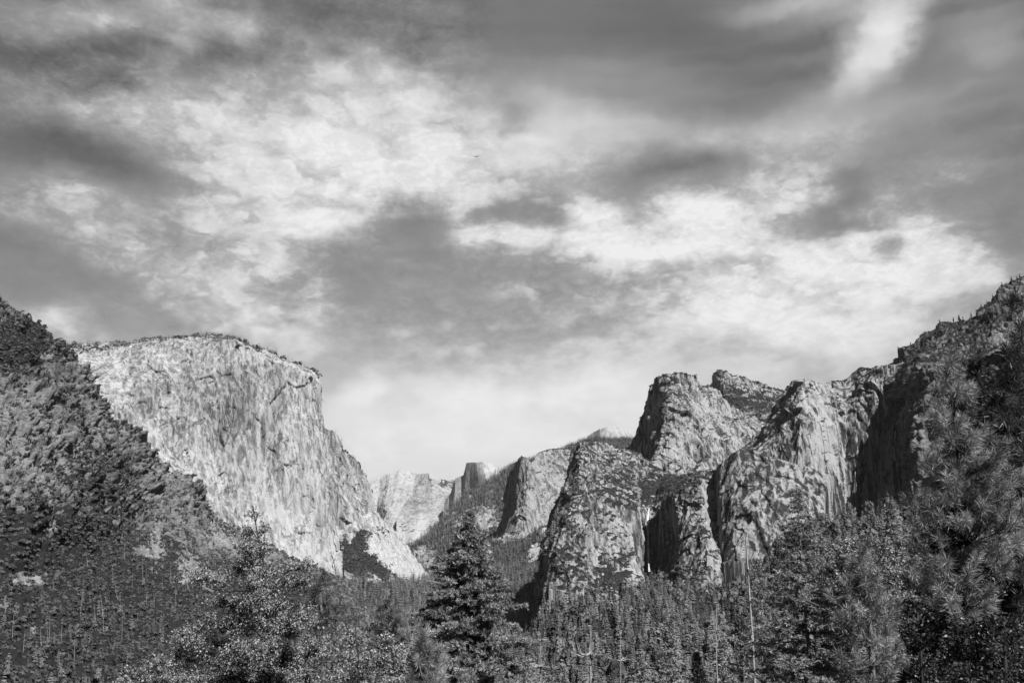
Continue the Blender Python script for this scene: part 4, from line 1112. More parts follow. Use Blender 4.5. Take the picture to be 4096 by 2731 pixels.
ridge_noise = lambda P, L, sd: fbm(np.asarray(P) / L, 3, sd)

# near mountainside: oak brush in patches, then conifers lower down
def brushy(P, N, vg, px, py):
    k = vg + ridge_noise(P, 45, 5) * 1.5
    return (k > 0.42) & (px > -60) & (py < 2790)
P = on_surface('leftslope', 46000, brushy, 1)
P = P - np.array([0, 0, 0.8])
scatter("hillside_brush", BUSH, P, RNG.uniform(2.6, 6.0, len(P)), L_BUSH, "dark scrub oak covering the left mountainside", "brush")
P2 = on_surface('leftslope', 9000, lambda P, N, vg, px, py: (vg + ridge_noise(P, 30, 6) * 1.6 < 0.5) & (vg > -0.9) & (ridge_noise(P, 14, 8) > 0.02), 2)
scatter("hillside_brush", BUSH_S, P2, RNG.uniform(1.6, 5.0, len(P2)), L_BUSH, "scattered small bushes among the rocks of the left mountainside", "brush")
P3 = on_surface('leftslope', 2600, lambda P, N, vg, px, py: (py > 2290 + (px - 400) * -0.05) & (vg > .1) & (ridge_noise(P, 120, 9) + smooth(py, 2250, 2700) * .5 > 0.12), 3)
LEFT_CONIFERS = P3
Lv = SURF['leftslope']['V']
edge = []
for i in range(0, Lv.shape[0], 1):
    k_ = 0.75 if ridge_noise(Lv[i, 2][None], 40, 31)[0] > -0.05 else 0.15
    for j in range(3):
        if RNG.random() < k_:
            edge.append(Lv[i, RNG.integers(0, 16)] + RNG.normal(size=3) * 2)
edge = np.array(edge) - np.array([0, 0, .8])
scatter("shoulder_brush", BUSH, edge, RNG.uniform(3.0, 7.5, len(edge)), L_BUSH, "dark brush along the shoulder of the left mountainside", "brush")

# talus, wall foot, ridges
P = on_surface('talus', 5000, lambda P, N, vg, px, py: vg + ridge_noise(P, 40, 4) > 0.35, 4)
scatter("talus_brush", BUSH_S, P, RNG.uniform(3.0, 7.5, len(P)), L_BUSH, "dark brush on the talus below the pale wall", "brush")
P = on_surface('elcap', 9000, lambda P, N, vg, px, py: (vg + ridge_noise(P, 40, 4) * .8 > 0.3) & (N[:, 2] > .25) & (py < 1400 + .12 * np.maximum(px - 900, 0)), 5)
rim = []
E = SURF['elcap']['V']
for i in range(0, E.shape[0], 2):
    if RNG.random() < 0.55:
        rim.append(E[i, RNG.integers(0, 12)] + RNG.normal(size=3) * 3)
P = np.concatenate([P[:1400], np.array(rim)]) - np.array([0, 0, 1.5])
scatter("rim_trees", CON_FAR + BUSH_S[:1], P, RNG.uniform(9, 22, len(P)), L_CONIFER, "small pines dotted along the top of the pale wall", "trees")
P = on_surface('ridge', 16000, lambda P, N, vg, px, py: (vg + ridge_noise(P, 150, 4) * 1.0 > 0.3) & (px > 1580) & (px < 2620), 6)
Rv = SURF['ridge']['V']
top = Rv[:, :3].reshape(-1, 3)
top = np.repeat(top, 2, 0) + RNG.normal(size=(len(top) * 2, 3)) * np.array([25, 25, 1])
P = np.concatenate([P, top]) - np.array([0, 0, 4])
scatter("ridge_forest", CON_FAR, P, RNG.uniform(26, 52, len(P)), L_CONIFER, "dark forest along the long ridge behind the spires", "forest")
P = on_surface('sentslope', 2600, lambda P, N, vg, px, py: (vg > 0.1), 7)
scatter("slope_forest", CON_FAR, P, RNG.uniform(24, 44, len(P)), L_CONIFER, "forest on the slope below the tall spire", "forest")
for key, n, nm, lb, thr, lo, hi, sd in (
        ('bridal', 9000, "ledge_brush", "brush on the sloping top and ledges of the waterfall block", 0.40, 3.0, 8.0, 8),
        ('middle', 5000, "ledge_brush", "brush on the shelves of the broad granite peak", 0.45, 3.5, 9.0, 9),
        ('highspire', 3000, "ledge_brush", "brush on the shoulder below the small spire", 0.35, 4.0, 10.0, 10),
        ('tower', 4000, "ledge_brush", "brush along the rim and gully of the granite tower", 0.40, 3.0, 7.0, 11),
        ('buttress', 3000, "ledge_brush", "brush and small trees on the right-hand buttress", 0.40, 3.0, 7.0, 12),
        ('roughridge', 5000, "ledge_brush", "brush over the rough ridge at the top right", 0.42, 2.5, 7.0, 13)):
    P = on_surface(key, n, lambda P, N, vg, px, py: (vg + ridge_noise(P, 35, sd) * .9 > thr) & (N[:, 2] > 0.2), sd)
    if len(P):
        scatter(nm, BUSH_S + CON_FAR[:1], P - np.array([0, 0, .8]), RNG.uniform(lo, hi, len(P)), L_BUSH, lb, "brush")

# the valley forest and the wooded hillside
gap = at(2400, 2555, 1950)
def open_ground(P):
    return ((P[:, 0] - gap[0]) / 42) ** 2 + ((P[:, 1] - gap[1]) / 75) ** 2 < 1 + 2.5 * fbm(P / 25, 2, 44)
n = 34000
y = np.sqrt(RNG.uniform(1350.0 ** 2, 6500.0 ** 2, n))
x = RNG.uniform(-0.36, 0.12, n) * y
z = ground_z(x, y)
P = np.stack([x, y, z], 1)
keep = (RNG.random(n) < np.clip(2600.0 / y, .3, 1.0) * (0.7 + 1.3 * ridge_noise(P, 130, 21)))
P = P[keep]
H = on_surface('rightslope', 15000, lambda P, N, vg, px, py: (vg > -0.2) & (P[:, 1] > 430) & (px < 4300) & ~open_ground(P), 14)
H = H[RNG.random(len(H)) < np.clip(0.5 + 1.5 * ridge_noise(H, 90, 22), 0.06, 1)]
Fo = on_surface('leftfoot', 7000, None, 15)
P = np.concatenate([P, Fo])
ALL = np.concatenate([P, H, LEFT_CONIFERS])
def heights(lo, hi, P, sd):
    return (lo + (hi - lo) * RNG.beta(1.6, 1.9, len(P))) * np.clip(1 + .8 * ridge_noise(P, 70, sd), .55, 1.4)
hgt = np.concatenate([heights(20, 50, P, 41), heights(14, 48, H, 42), heights(9, 28, LEFT_CONIFERS, 43)])
zone = np.concatenate([np.zeros(len(P)), np.ones(len(H)), np.full(len(LEFT_CONIFERS), 2)])
ALL[:, 2] -= 0.5
px, py = project(ALL)
inview = (px > -40) & (px < 4140) & (py - hgt * F / ALL[:, 1] < 2731)
# every tree at least 6 m from the next among the near ones is kept as it falls; the 300 that show largest stand alone
size = hgt / ALL[:, 1] * inview
order = np.argsort(-size)
solo = order[:300]
rest = np.ones(len(ALL), bool)
rest[solo] = False
rest &= inview
nearer = rest & (ALL[:, 1] < 2900)
scatter("valley_forest", CON_MID, ALL[nearer], hgt[nearer], L_CONIFER, "dense conifer forest over the valley floor and lower slopes", "forest")
farther = rest & (ALL[:, 1] >= 2900)
scatter("valley_forest", CON_FAR, ALL[farther], hgt[farther], L_CONIFER, "distant conifer forest towards the gap at the head of the valley", "forest")

CROWN_ME, TRUNK_ME = [], []
for k, (c, t) in enumerate(CON_NEAR):
    for tn in (0.1, 0.5, 0.9):
        CROWN_ME.append(make_mesh("crown", c[0], c[1], {'tone': np.full(len(c[0]), tn) + RNG.uniform(-.1, .1, len(c[0]))}, False, [L_CONIFER]))
    TRUNK_ME.append(make_mesh("trunk", t[0], t[1], None, True, [B_DARK]))
ZL = {0: ("conifer standing in the forest on the valley floor", "conifers of the valley floor"),
      1: ("conifer standing on the wooded hillside below the right cliffs", "conifers of the right hillside"),
      2: ("conifer standing on the lower part of the left mountainside", "conifers of the left mountainside")}
for q, i in enumerate(solo):
    k = int(RNG.integers(0, 6))
    h = float(hgt[i])
    lb, gr = ZL[int(zone[i])]
    e = bpy.data.objects.new("conifer_tree", None)
    scene.collection.objects.link(e)
    e.location = ALL[i]
    e.rotation_euler = (RNG.normal() * .02, RNG.normal() * .02, RNG.uniform(0, 6.28))
    e.scale = (h * RNG.uniform(.85, 1.2),) * 2 + (h,)
    tag(e, lb, "tree", gr)
    link("crown", CROWN_ME[k * 3 + int(RNG.integers(0, 3))], e)
    link("trunk", TRUNK_ME[k], e)


# small conifers along the skyline of the right-hand ridge
Rr = SURF['roughridge']['V'].reshape(-1, 3)
rx, ry = project(Rr)
for q, (x, h) in enumerate([(3585, 8), (3640, 10), (3690, 9), (3757, 12), (3812, 15), (3831, 19), (3850, 8), (3880, 20), (3918, 13), (3940, 9), (3964, 14), (3990, 10), (4012, 12), (4040, 14), (4060, 11), (4074, 15)]):
    c_ = np.where(np.abs(rx - x) < 8 + np.sort(np.abs(rx - x))[40])[0]
    j = c_[np.argmin(ry[c_])]
    k = int(RNG.integers(0, 6))
    e = bpy.data.objects.new("conifer_tree", None)
    scene.collection.objects.link(e)
    e.location = Rr[j] - np.array([0, 0, 1.0])
    e.rotation_euler = (0, 0, RNG.uniform(0, 6.28))
    e.scale = (h * 1.1, h * 1.1, h)
    tag(e, "small dark conifer standing on the skyline of the rough right-hand ridge", "tree", "conifers on the right-hand skyline")
    link("crown", CROWN_ME[k * 3], e)
    link("trunk", TRUNK_ME[k], e)

# ------------------------------------------------------------------ foreground trees
class Geo:
    """collects tubes and blades, then becomes one mesh"""
    def __init__(s):
        s.V, s.Q, s.T, s.tone, s.n = [], [], [], [], 0

    def tube(s, pts, radii, sides=5):
        pts = np.asarray(pts, float)
        m = len(pts)
        radii = np.broadcast_to(radii, (m,))
        tg = unit(np.gradient(pts, axis=0))
        ref = np.array([0.0, 0, 1]) if abs(tg[0][2]) < 0.9 else np.array([1.0, 0, 0])
        a = unit(np.cross(tg, ref))
        b = np.cross(tg, a)
        th = np.arange(sides) * 2 * math.pi / sides
        ring = pts[:, None, :] + radii[:, None, None] * (a[:, None, :] * np.cos(th)[None, :, None] + b[:, None, :] * np.sin(th)[None, :, None])
        s.V.append(ring.reshape(-1, 3))
        i = np.arange(m - 1)[:, None] * sides
        k = np.arange(sides)[None]
        q = np.stack([i + k, i + (k + 1) % sides, i + sides + (k + 1) % sides, i + sides + k], -1).reshape(-1, 4) + s.n
        s.Q.append(q)
        s.tone.append(np.full(m * sides, 0.5))
        s.n += m * sides

    def blades(s, base, d, length, width, tone, rng):
        """narrow triangles from base along d"""
        base, d = np.asarray(base), unit(np.asarray(d))
        m = len(base)
        side = unit(np.cross(d, rng.normal(size=(m, 3)))) * (np.broadcast_to(width, (m,)) * 0.5)[:, None]
        L = np.broadcast_to(length, (m,))[:, None]
        mid = base + d * L * 0.45
        V = np.stack([base, mid + side, base + d * L, mid - side], 1).reshape(-1, 3)
        f = np.arange(m)[:, None] * 4
        s.V.append(V)
        s.Q.append(np.concatenate([f, f + 1, f + 2, f + 3], 1) + s.n)
        s.tone.append(np.repeat(np.broadcast_to(tone, (m,)), 4))
        s.n += m * 4

    def build(s, name, mat, parent, smooth_shade=False):
        me = make_mesh(name, np.concatenate(s.V), np.concatenate(s.Q), {'tone': np.concatenate(s.tone)}, smooth_shade, [mat])
        return link(name, me, parent)


def tree_root(name, loc, label, cat="tree", group=None):
    e = bpy.data.objects.new(name, None)
    scene.collection.objects.link(e)
    e.location = loc
    return tag(e, label, cat, group)


def bend(p0, p1, rng, amount=0.08, n=7, sag=0.0):
    t = np.linspace(0, 1, n)[:, None]
    L = np.linalg.norm(p1 - p0)
    w = rng.normal(size=3) * amount * L
    w2 = rng.normal(size=3) * amount * L * .5
    return p0 + (p1 - p0) * t + w * np.sin(t * math.pi) + w2 * np.sin(2 * t * math.pi) + np.array([0, 0, -sag * L]) * np.sin(t * math.pi)


def root_for(px, D):
    x = at(px, 2600, D)[0]
    return np.array([x, D, float(ground_z(np.array([x]), np.array([D]))[0])])


def fir(px, py, D, slope, depth, label, seed, mat, name="fir_tree", lean=0.0, dens=1.0, blade=(.10, .19, .034), profile=1.0, droop=0.1, Rmax=4.2, maxbr=9e9):
    """conifer with whorled branches, twigs and short needle sprays; depth = how far below the tip the crown goes"""
    r = np.random.default_rng(seed)
    tip = at(px, py, D)
    base = root_for(px, D)
    base[0] = tip[0] - lean * (tip[2] - base[2])
    H = tip[2] - base[2]
    rt = tree_root(name, base, label)
    tip, o = tip - base, np.zeros(3)
    t = np.linspace(0, 1, 14)[:, None]
    axis_ = o + (tip - o) * t + np.stack([np.sin(t[:, 0] * 5) * .06, np.cos(t[:, 0] * 4) * .06, 0 * t[:, 0]], 1)
    g = Geo()
    g.tube(axis_, np.linspace(0.02 + 0.011 * H, 0.008, 14), 8)
    g.build("trunk", B_GREY, rt, True)
    br, nd = Geo(), Geo()
    z, nb = 0.05, 0
    while z < depth:
        R = min(Rmax, slope * z ** profile + 0.06)
        k = int(r.integers(4, 7))
        a0 = r.uniform(0, 6.28)
        c = tip + (o - tip) * (z / H)
        for j in range(k):
            a = a0 + 6.283 * j / k + r.uniform(-.4, .4)
            L = R * r.uniform(0.7, 1.12)
            if r.random() < .06:
                L *= .4
            up = 0.45 * math.exp(-z / 1.6) - droop * min(1, z / 5)
            e = c + np.array([math.cos(a) * L, math.sin(a) * L, up * L + r.normal() * .05 * L])
            pts = bend(c, e, r, 0.05, 5, 0.05)
            br.tube(pts, np.linspace(.005 + .006 * L, .003, 5), 4)
            nt = max(4, int(L / 0.085 * dens))
            tt = np.sort(r.uniform(0.12, 1.0, nt))
            cen = np.stack([np.interp(tt, np.linspace(0, 1, 5), pts[:, q]) for q in range(3)], 1)
            dirb = unit(e - c)
            sidev = unit(np.cross(dirb, [0, 0, 1]))
            sg = r.choice([-1, 1], nt)
            tl = np.minimum(0.75, L * .5) * (1.15 - tt) * r.uniform(.5, 1.2, nt) + 0.08
            td = unit(dirb * 0.8 + sidev * sg[:, None] * r.uniform(.4, 1.2, nt)[:, None] + np.array([0, 0, 1]) * r.uniform(-.45, .35, nt)[:, None])
            nbld = np.maximum(6, (tl / 0.013 * dens).astype(int))
            rep = np.repeat(np.arange(nt), nbld)
            s_ = r.random(len(rep))
            b0 = cen[rep] + td[rep] * (tl[rep] * s_)[:, None]
            bd = td[rep] * 0.7 + r.normal(size=(len(rep), 3)) * 0.5
            lw = r.uniform(blade[0], blade[1], len(rep))
            nd.blades(b0, bd, lw, blade[2], np.clip(r.normal(.5, .25, nt)[rep] + r.normal(0, .12, len(rep)), 0, 1.3), r)
            nb += 1
        z += (0.16 + 0.045 * z) * r.uniform(.8, 1.2) / dens ** .5
    # leader
    m = 60
    nd.blades(tip + np.array([0, 0, -.5]) + r.random((m, 1)) * np.array([0, 0, .55]), r.normal(size=(m, 3)) * .5 + np.array([0, 0, .6]), .12, blade[2], .5, r)
    br.build("branches", B_DARK, rt)
    nd.build("crown", mat, rt)
    return rt


def pine(trunk, D, tufts, label, seed, mat, name="pine_tree", nl=.175, needles=130, r0=.05, width=.0075, dD=1.0, bark=None, extra=0):
    """long-needled pine: trunk given by points, tufts listed as (px, py[, depth offset]); every tuft sits on a branch from the trunk"""
    r = np.random.default_rng(seed)
    T_ = np.array([at(x, y, D + (d[0] if d else 0)) for (x, y, *d) in trunk])
    base = root_for(trunk[-1][0], D)
    base[0] = T_[-1][0] + (T_[-1][0] - T_[0][0]) * .1
    rt = tree_root(name, base, label)
    full = np.concatenate([T_, base[None]]) - base
    rad = np.linspace(.012, r0, len(T_))
    rad = np.r_[rad, r0 * 1.6]
    g = Geo()
    dense = resample(full, 24)
    dl = np.r_[0, np.cumsum(np.linalg.norm(np.diff(full, axis=0), axis=1))]
    rd = np.interp(np.linspace(0, dl[-1], 24), dl, rad)
    g.tube(dense, rd, 8)
    g.build("trunk", bark or B_GREY, rt, True)
    br, nd = Geo(), Geo()
    C = []
    for tf in tufts:
        x, y = tf[0], tf[1]
        dd = tf[2] if len(tf) > 2 else r.uniform(-dD, dD)
        C.append(at(x, y, D + dd) - base)
    if extra:
        m_ = len(C)
        C += [C[int(r.integers(0, m_))] + r.normal(size=3) * np.array([.16, .35, .12]) for _ in range(extra)]
    C = np.array(C)
    for c in C:
        # joins the trunk a little below the tuft
        zt = c[2] - r.uniform(.1, .5) * np.linalg.norm(c[:2] - dense[np.argmin(np.abs(dense[:, 2] - c[2])), :2]) - .05
        j = np.argmin(np.abs(dense[:, 2] - zt))
        p0 = dense[j]
        L = np.linalg.norm(c - p0)
        if L > .12:
            pts = bend(p0, c, r, 0.05, 7, 0.10)
            br.tube(pts, np.linspace(.006 + .004 * L, .004, 7), 5)
        else:
            pts = np.stack([p0, c])
        ax = unit(pts[-1] - pts[-2] + np.array([0, 0, .05]))
        n = int(needles * r.uniform(.7, 1.25))
        b0 = c - ax * (r.random((n, 1)) ** 1.5 * .24) + r.normal(size=(n, 3)) * .006
        dv = ax * r.uniform(.2, 1.1, (n, 1)) + unit(r.normal(size=(n, 3))) * .7 + np.array([0, 0, -.12])
        tn = np.clip(r.normal(.45, .38) + r.normal(0, .2, n), 0, 1.5)
        nd.blades(b0, dv, nl * r.uniform(.75, 1.15, n), width, tn, r)
    br.build("branches", bark or B_GREY, rt, True)
    nd.build("crown", mat, rt)
    return rt


def oak(trunk, D, clusters, label, seed, mat, name="oak_tree", leaf=.075, per=1.0, r0=.12, depth=1.0, bark=None):
    """broad-leaved tree: clusters (px, py, rx, ry, leaves) filled with twigs and leaves, each on a limb from the trunk"""
    r = np.random.default_rng(seed)
    T_ = np.array([at(x, y, D) for (x, y) in trunk])
    base = root_for(trunk[-1][0], D)
    rt = tree_root(name, base, label)
    full = np.concatenate([T_, base[None]]) - base
    dense = resample(full, 30)
    dense[:, :2] += np.stack([np.sin(np.arange(30) * .8) * .05, np.cos(np.arange(30) * .6) * .05], 1) * np.minimum(1, np.arange(30) / 5)[:, None]
    g = Geo()
    g.tube(dense, np.linspace(.015, r0, 30), 8)
    g.build("trunk", bark or B_DARK, rt, True)
    br, lv = Geo(), Geo()
    ppm = F / D
    for (cx, cy, rx, ry, nleaf) in clusters:
        dz = r.uniform(-depth, depth)
        c = at(cx, cy, D + dz) - base
        R = np.array([rx / ppm, (rx + ry) * .5 / ppm, ry / ppm])
        j = np.argmin(np.abs(dense[:, 2] - (c[2] - .35 * np.linalg.norm(c[:2] - dense[0, :2]) - .2 * R[2])))
        p0 = dense[j]
        limb = bend(p0, c, r, .10, 8, -.04)
        L = np.linalg.norm(c - p0)
        br.tube(limb, np.linspace(.009 + .006 * L, .007, 8), 5)
        n_ = int(nleaf * per)
        nt = max(5, n_ // 22)
        q = unit(r.normal(size=(nt, 3))) * (r.random((nt, 1)) ** (1 / 2.2))
        tips = c + q * R * r.uniform(.85, 1.1, (nt, 1))
        for tp in tips:
            s0 = limb[int(r.integers(4, 8))]
            pts = bend(s0, tp, r, .12, 5)
            br.tube(pts, np.linspace(.008, .0025, 5), 3)
            m = int(22 * r.uniform(.6, 1.4))
            s_ = r.uniform(.45, 1.0, m)
            b0 = np.stack([np.interp(s_, np.linspace(0, 1, 5), pts[:, k]) for k in range(3)], 1) + r.normal(size=(m, 3)) * .045
            dv = r.normal(size=(m, 3)) + unit(tp - s0) * .5 + np.array([0, 0, -.15])
            ls = leaf * r.uniform(.6, 1.3, m)
            lv.blades(b0, dv, ls, ls * .62, np.clip(r.normal(.5, .3, m), 0, 1.4), r)
    br.build("branches", bark or B_DARK, rt)
    lv.build("crown", mat, rt)
    return rt


def snag(px, py, D, py_base, label, seed, r0=.13, limbs=12, reach=1.2, lean=0.0, cand=False, mat=None, group=None, detail=True):
    """dead bare trunk with broken limbs"""
    r = np.random.default_rng(seed)
    tip = at(px, py, D)
    foot = at(px + lean, py_base, D)
    if detail:
        base = root_for(px, D)
        base[0] = foot[0]
    else:
        base = foot.copy()
    rt = tree_root("dead_tree", base, label, "dead tree", group)
    pts = np.stack([tip, foot, base]) - base if detail else np.stack([tip, tip * .5 + foot * .5, foot]) - base
    dense = resample(pts, 16)
    H = tip[2] - foot[2]
    dense[:-1, :2] += r.normal(size=(15, 2)) * .006 * H * .3
    g = Geo()
    g.tube(dense, np.linspace(r0 * .18, r0, 16), 7)
    tubes = []
    for k in range(limbs):
        t = r.uniform(.04, .95)
        zc = (tip - base)[2] - t * H
        j = np.argmin(np.abs(dense[:, 2] - zc))
        p0 = dense[j]
        a = r.uniform(0, 6.28)
        L = reach * (0.25 + .75 * t) * r.uniform(.4, 1.1)
        e = p0 + np.array([math.cos(a) * L, math.sin(a) * L, 0])
        if cand:
            pm = p0 + np.array([math.cos(a) * L * .8, math.sin(a) * L * .8, -.05 * L])
            e = pm + np.array([math.cos(a) * L * .25, math.sin(a) * L * .25, L * r.uniform(.3, .9)])
            pts = np.array([p0, p0 * .5 + pm * .5 + np.array([0, 0, -.08 * L]), pm, pm * .4 + e * .6, e])
            pts[1:-1] += r.normal(size=(3, 3)) * .05 * L
        else:
            e[2] += L * r.uniform(-.25, .3)
            pts = bend(p0, e, r, .1, 5)
        tubes.append((resample(pts, 8), np.linspace(r0 * .28, r0 * .07, 8)))
    if not detail:
        for p_, r_ in tubes:
            g.tube(p_, r_, 5)
        bpy.data.objects.remove(rt)
        o_ = g.build("dead_tree", mat or B_DEAD, None, True)
        o_.location = base
        return tag(o_, label, "dead tree", group)
    g.build("trunk", mat or B_DEAD, rt, True)
    if limbs > 10:
        b = Geo()
        for p_, r_ in tubes:
            b.tube(p_, r_, 5)
        b.build("branches", mat or B_DEAD, rt, True)
    else:
        for p_, r_ in tubes:
            b = Geo()
            b.tube(p_, r_, 5)
            b.build("branch", mat or B_DEAD, rt, True)
    return rt


# centre fir and its right-hand counterpart
fir(1880, 2046, 42, 0.60, 9.6, "big dark fir with a pointed top, alone at the centre of the near trees", 3, L_FIR, dens=1.4, droop=.12, Rmax=5.0)
fir(3192, 1966, 31, 0.40, 8.6, "tall dark fir right of the long bare pole-like dead trunk", 5, L_FIR, dens=1.15, blade=(.08, .15, .026), droop=.1)
fir(3028, 2238, 46, 0.33, 8.0, "smaller fir directly behind the long bare pole-like dead trunk", 6, L_FIR, dens=.85, droop=.05)
# slim young conifers in the sun
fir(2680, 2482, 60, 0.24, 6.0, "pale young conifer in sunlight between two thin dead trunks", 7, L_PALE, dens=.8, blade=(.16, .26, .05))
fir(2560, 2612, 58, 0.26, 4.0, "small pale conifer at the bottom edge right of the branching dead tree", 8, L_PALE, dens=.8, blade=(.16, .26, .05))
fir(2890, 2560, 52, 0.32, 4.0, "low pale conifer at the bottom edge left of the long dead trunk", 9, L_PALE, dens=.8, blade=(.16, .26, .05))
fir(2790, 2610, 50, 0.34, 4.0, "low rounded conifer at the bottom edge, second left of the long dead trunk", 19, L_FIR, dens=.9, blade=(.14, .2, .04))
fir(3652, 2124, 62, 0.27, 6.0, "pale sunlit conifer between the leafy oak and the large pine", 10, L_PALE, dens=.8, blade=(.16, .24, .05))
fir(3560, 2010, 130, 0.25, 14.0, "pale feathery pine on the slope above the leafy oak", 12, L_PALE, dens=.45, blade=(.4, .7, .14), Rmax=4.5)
fir(2110, 2640, 40, 0.42, 3.0, "low pale conifer at the right foot of the big central fir", 13, L_PALE, dens=.9, blade=(.12, .2, .03))

fir(4075, 1500, 33, 0.36, 10.5, "added black fir as dark backdrop at the right edge behind the pines", 14, L_DARK, dens=1.1, blade=(.10, .2, .045), Rmax=3.0)  # added tree, put in to darken the background of the pines
fir(3770, 2010, 36, 0.40, 7.5, "added dark fir as backdrop behind the lower boughs of the large pine", 15, L_DARK, dens=1.1, blade=(.10, .2, .045), Rmax=2.6)  # also added, a dark backing for the large pine's boughs

# oaks
oak([(1010, 2020), (1030, 2150), (1060, 2280), (1075, 2420), (1085, 2600), (1090, 2800)], 28, [
    (1008, 2060, 30, 45, 70), (985, 2130, 50, 45, 230), (1050, 2130, 35, 50, 150), (975, 2190, 45, 45, 330), (1045, 2200, 50, 45, 300), (1000, 2250, 50, 40, 260), (960, 2270, 40, 35, 240),
    (1060, 2280, 60, 40, 340), (1020, 2330, 70, 45, 420), (1090, 2350, 60, 45, 420), (1040, 2390, 60, 45, 600),
    (790, 2305, 55, 45, 330), (850, 2330, 50, 35, 160), (900, 2300, 40, 30, 140), (740, 2270, 30, 30, 80), (880, 2400, 80, 40, 240), (960, 2440, 80, 45, 420),
    (1180, 2270, 60, 30, 190), (1240, 2260, 40, 35, 170), (1220, 2330, 50, 30, 180), (1140, 2330, 45, 35, 200), (1130, 2420, 70, 50, 480),
    (1020, 2480, 130, 60, 1100), (1150, 2500, 110, 60, 900), (900, 2500, 100, 50, 600), (1220, 2480, 70, 60, 420),
    (800, 2500, 90, 50, 420), (730, 2540, 70, 50, 380), (850, 2580, 130, 70, 900), (1000, 2600, 140, 80, 1300), (1150, 2620, 130, 80, 1200), (1260, 2580, 70, 70, 480), (700, 2620, 70, 60, 420),
    (1230, 2690, 90, 70, 800), (1060, 2720, 150, 70, 1200), (880, 2700, 150, 70, 1300), (740, 2700, 90, 60, 700), (960, 2400, 60, 40, 200)],
    "large leafy oak with a thin bare-twigged top, left of the central fir", 21, L_OAK, depth=1.3, per=2.4, leaf=.062)
oak([(590, 2620), (600, 2800)], 24, [(560, 2690, 70, 40, 420), (640, 2660, 70, 60, 520), (700, 2710, 80, 50, 480), (500, 2720, 50, 30, 220), (600, 2740, 120, 40, 500)],
    "low leafy oak crown at the bottom edge left of the large oak", 22, L_OAK, leaf=.06, depth=.6)
oak([(1420, 2500), (1430, 2650), (1440, 2800)], 27, [(1400, 2530, 60, 40, 380), (1450, 2560, 60, 50, 460), (1370, 2620, 80, 60, 700), (1470, 2650, 80, 60, 720), (1400, 2710, 110, 50, 900), (1340, 2700, 60, 60, 400)],
    "rounded oak bush at the bottom edge right of the large oak", 23, L_OAK, leaf=.065, depth=.8)
oak([(1560, 2540), (1570, 2650), (1580, 2800)], 26, [(1550, 2560, 55, 35, 330), (1600, 2590, 60, 50, 460), (1530, 2640, 70, 60, 560), (1610, 2670, 70, 60, 600), (1570, 2730, 100, 45, 600)],
    "pale oak bush at the bottom edge beside the young pine", 24, L_OAK, leaf=.065, depth=.8)
oak([(3480, 2130), (3500, 2300), (3520, 2500), (3530, 2700)], 34, [
    (3470, 2150, 60, 35, 420), (3400, 2180, 60, 40, 420), (3530, 2180, 60, 45, 480), (3360, 2230, 60, 50, 420), (3450, 2230, 80, 50, 700), (3540, 2260, 70, 60, 620), (3330, 2310, 60, 60, 420),
    (3590, 2320, 60, 60, 480), (3420, 2320, 80, 60, 560), (3570, 2400, 70, 60, 480), (3350, 2400, 70, 70, 420), (3610, 2460, 70, 70, 420), (3300, 2480, 70, 70, 380), (3600, 2560, 80, 70, 400), (3330, 2580, 70, 80, 300)],
    "round-crowned oak with glittering pale leaves behind the young pine", 25, L_OAK, depth=1.5, per=1.25, leaf=.085)
oak([(3700, 2330), (3690, 2450), (3680, 2580), (3700, 2800)], 25, [
    (3660, 2330, 60, 40, 260), (3720, 2310, 60, 50, 300), (3780, 2360, 70, 60, 360), (3640, 2430, 60, 50, 300), (3740, 2440, 80, 60, 420), (3830, 2440, 70, 60, 380), (3650, 2540, 70, 60, 330),
    (3760, 2560, 90, 70, 460), (3860, 2550, 70, 70, 380), (3700, 2660, 100, 70, 520), (3820, 2680, 90, 70, 480), (3600, 2680, 70, 60, 260)],
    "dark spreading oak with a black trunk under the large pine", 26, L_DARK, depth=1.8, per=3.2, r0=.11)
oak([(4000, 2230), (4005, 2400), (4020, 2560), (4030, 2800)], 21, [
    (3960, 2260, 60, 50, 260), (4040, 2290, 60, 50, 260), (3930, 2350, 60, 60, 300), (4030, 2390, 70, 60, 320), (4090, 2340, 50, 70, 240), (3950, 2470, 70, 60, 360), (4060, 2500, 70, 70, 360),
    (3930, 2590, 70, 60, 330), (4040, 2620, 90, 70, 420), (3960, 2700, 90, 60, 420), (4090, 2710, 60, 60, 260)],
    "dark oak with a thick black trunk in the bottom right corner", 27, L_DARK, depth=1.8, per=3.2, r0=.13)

oak([(3900, 2480), (3905, 2600), (3910, 2800)], 13.6, [(3850, 2500, 60, 40, 260), (3930, 2520, 70, 50, 320), (3820, 2590, 70, 60, 360), (3900, 2620, 80, 60, 420), (3970, 2610, 60, 60, 320), (3850, 2700, 90, 50, 420), (3950, 2710, 80, 50, 380)],
    "dark leafy sapling in front of the big pine's trunk", 28, L_DARK, depth=.5, per=1.4, r0=.04, leaf=.05)

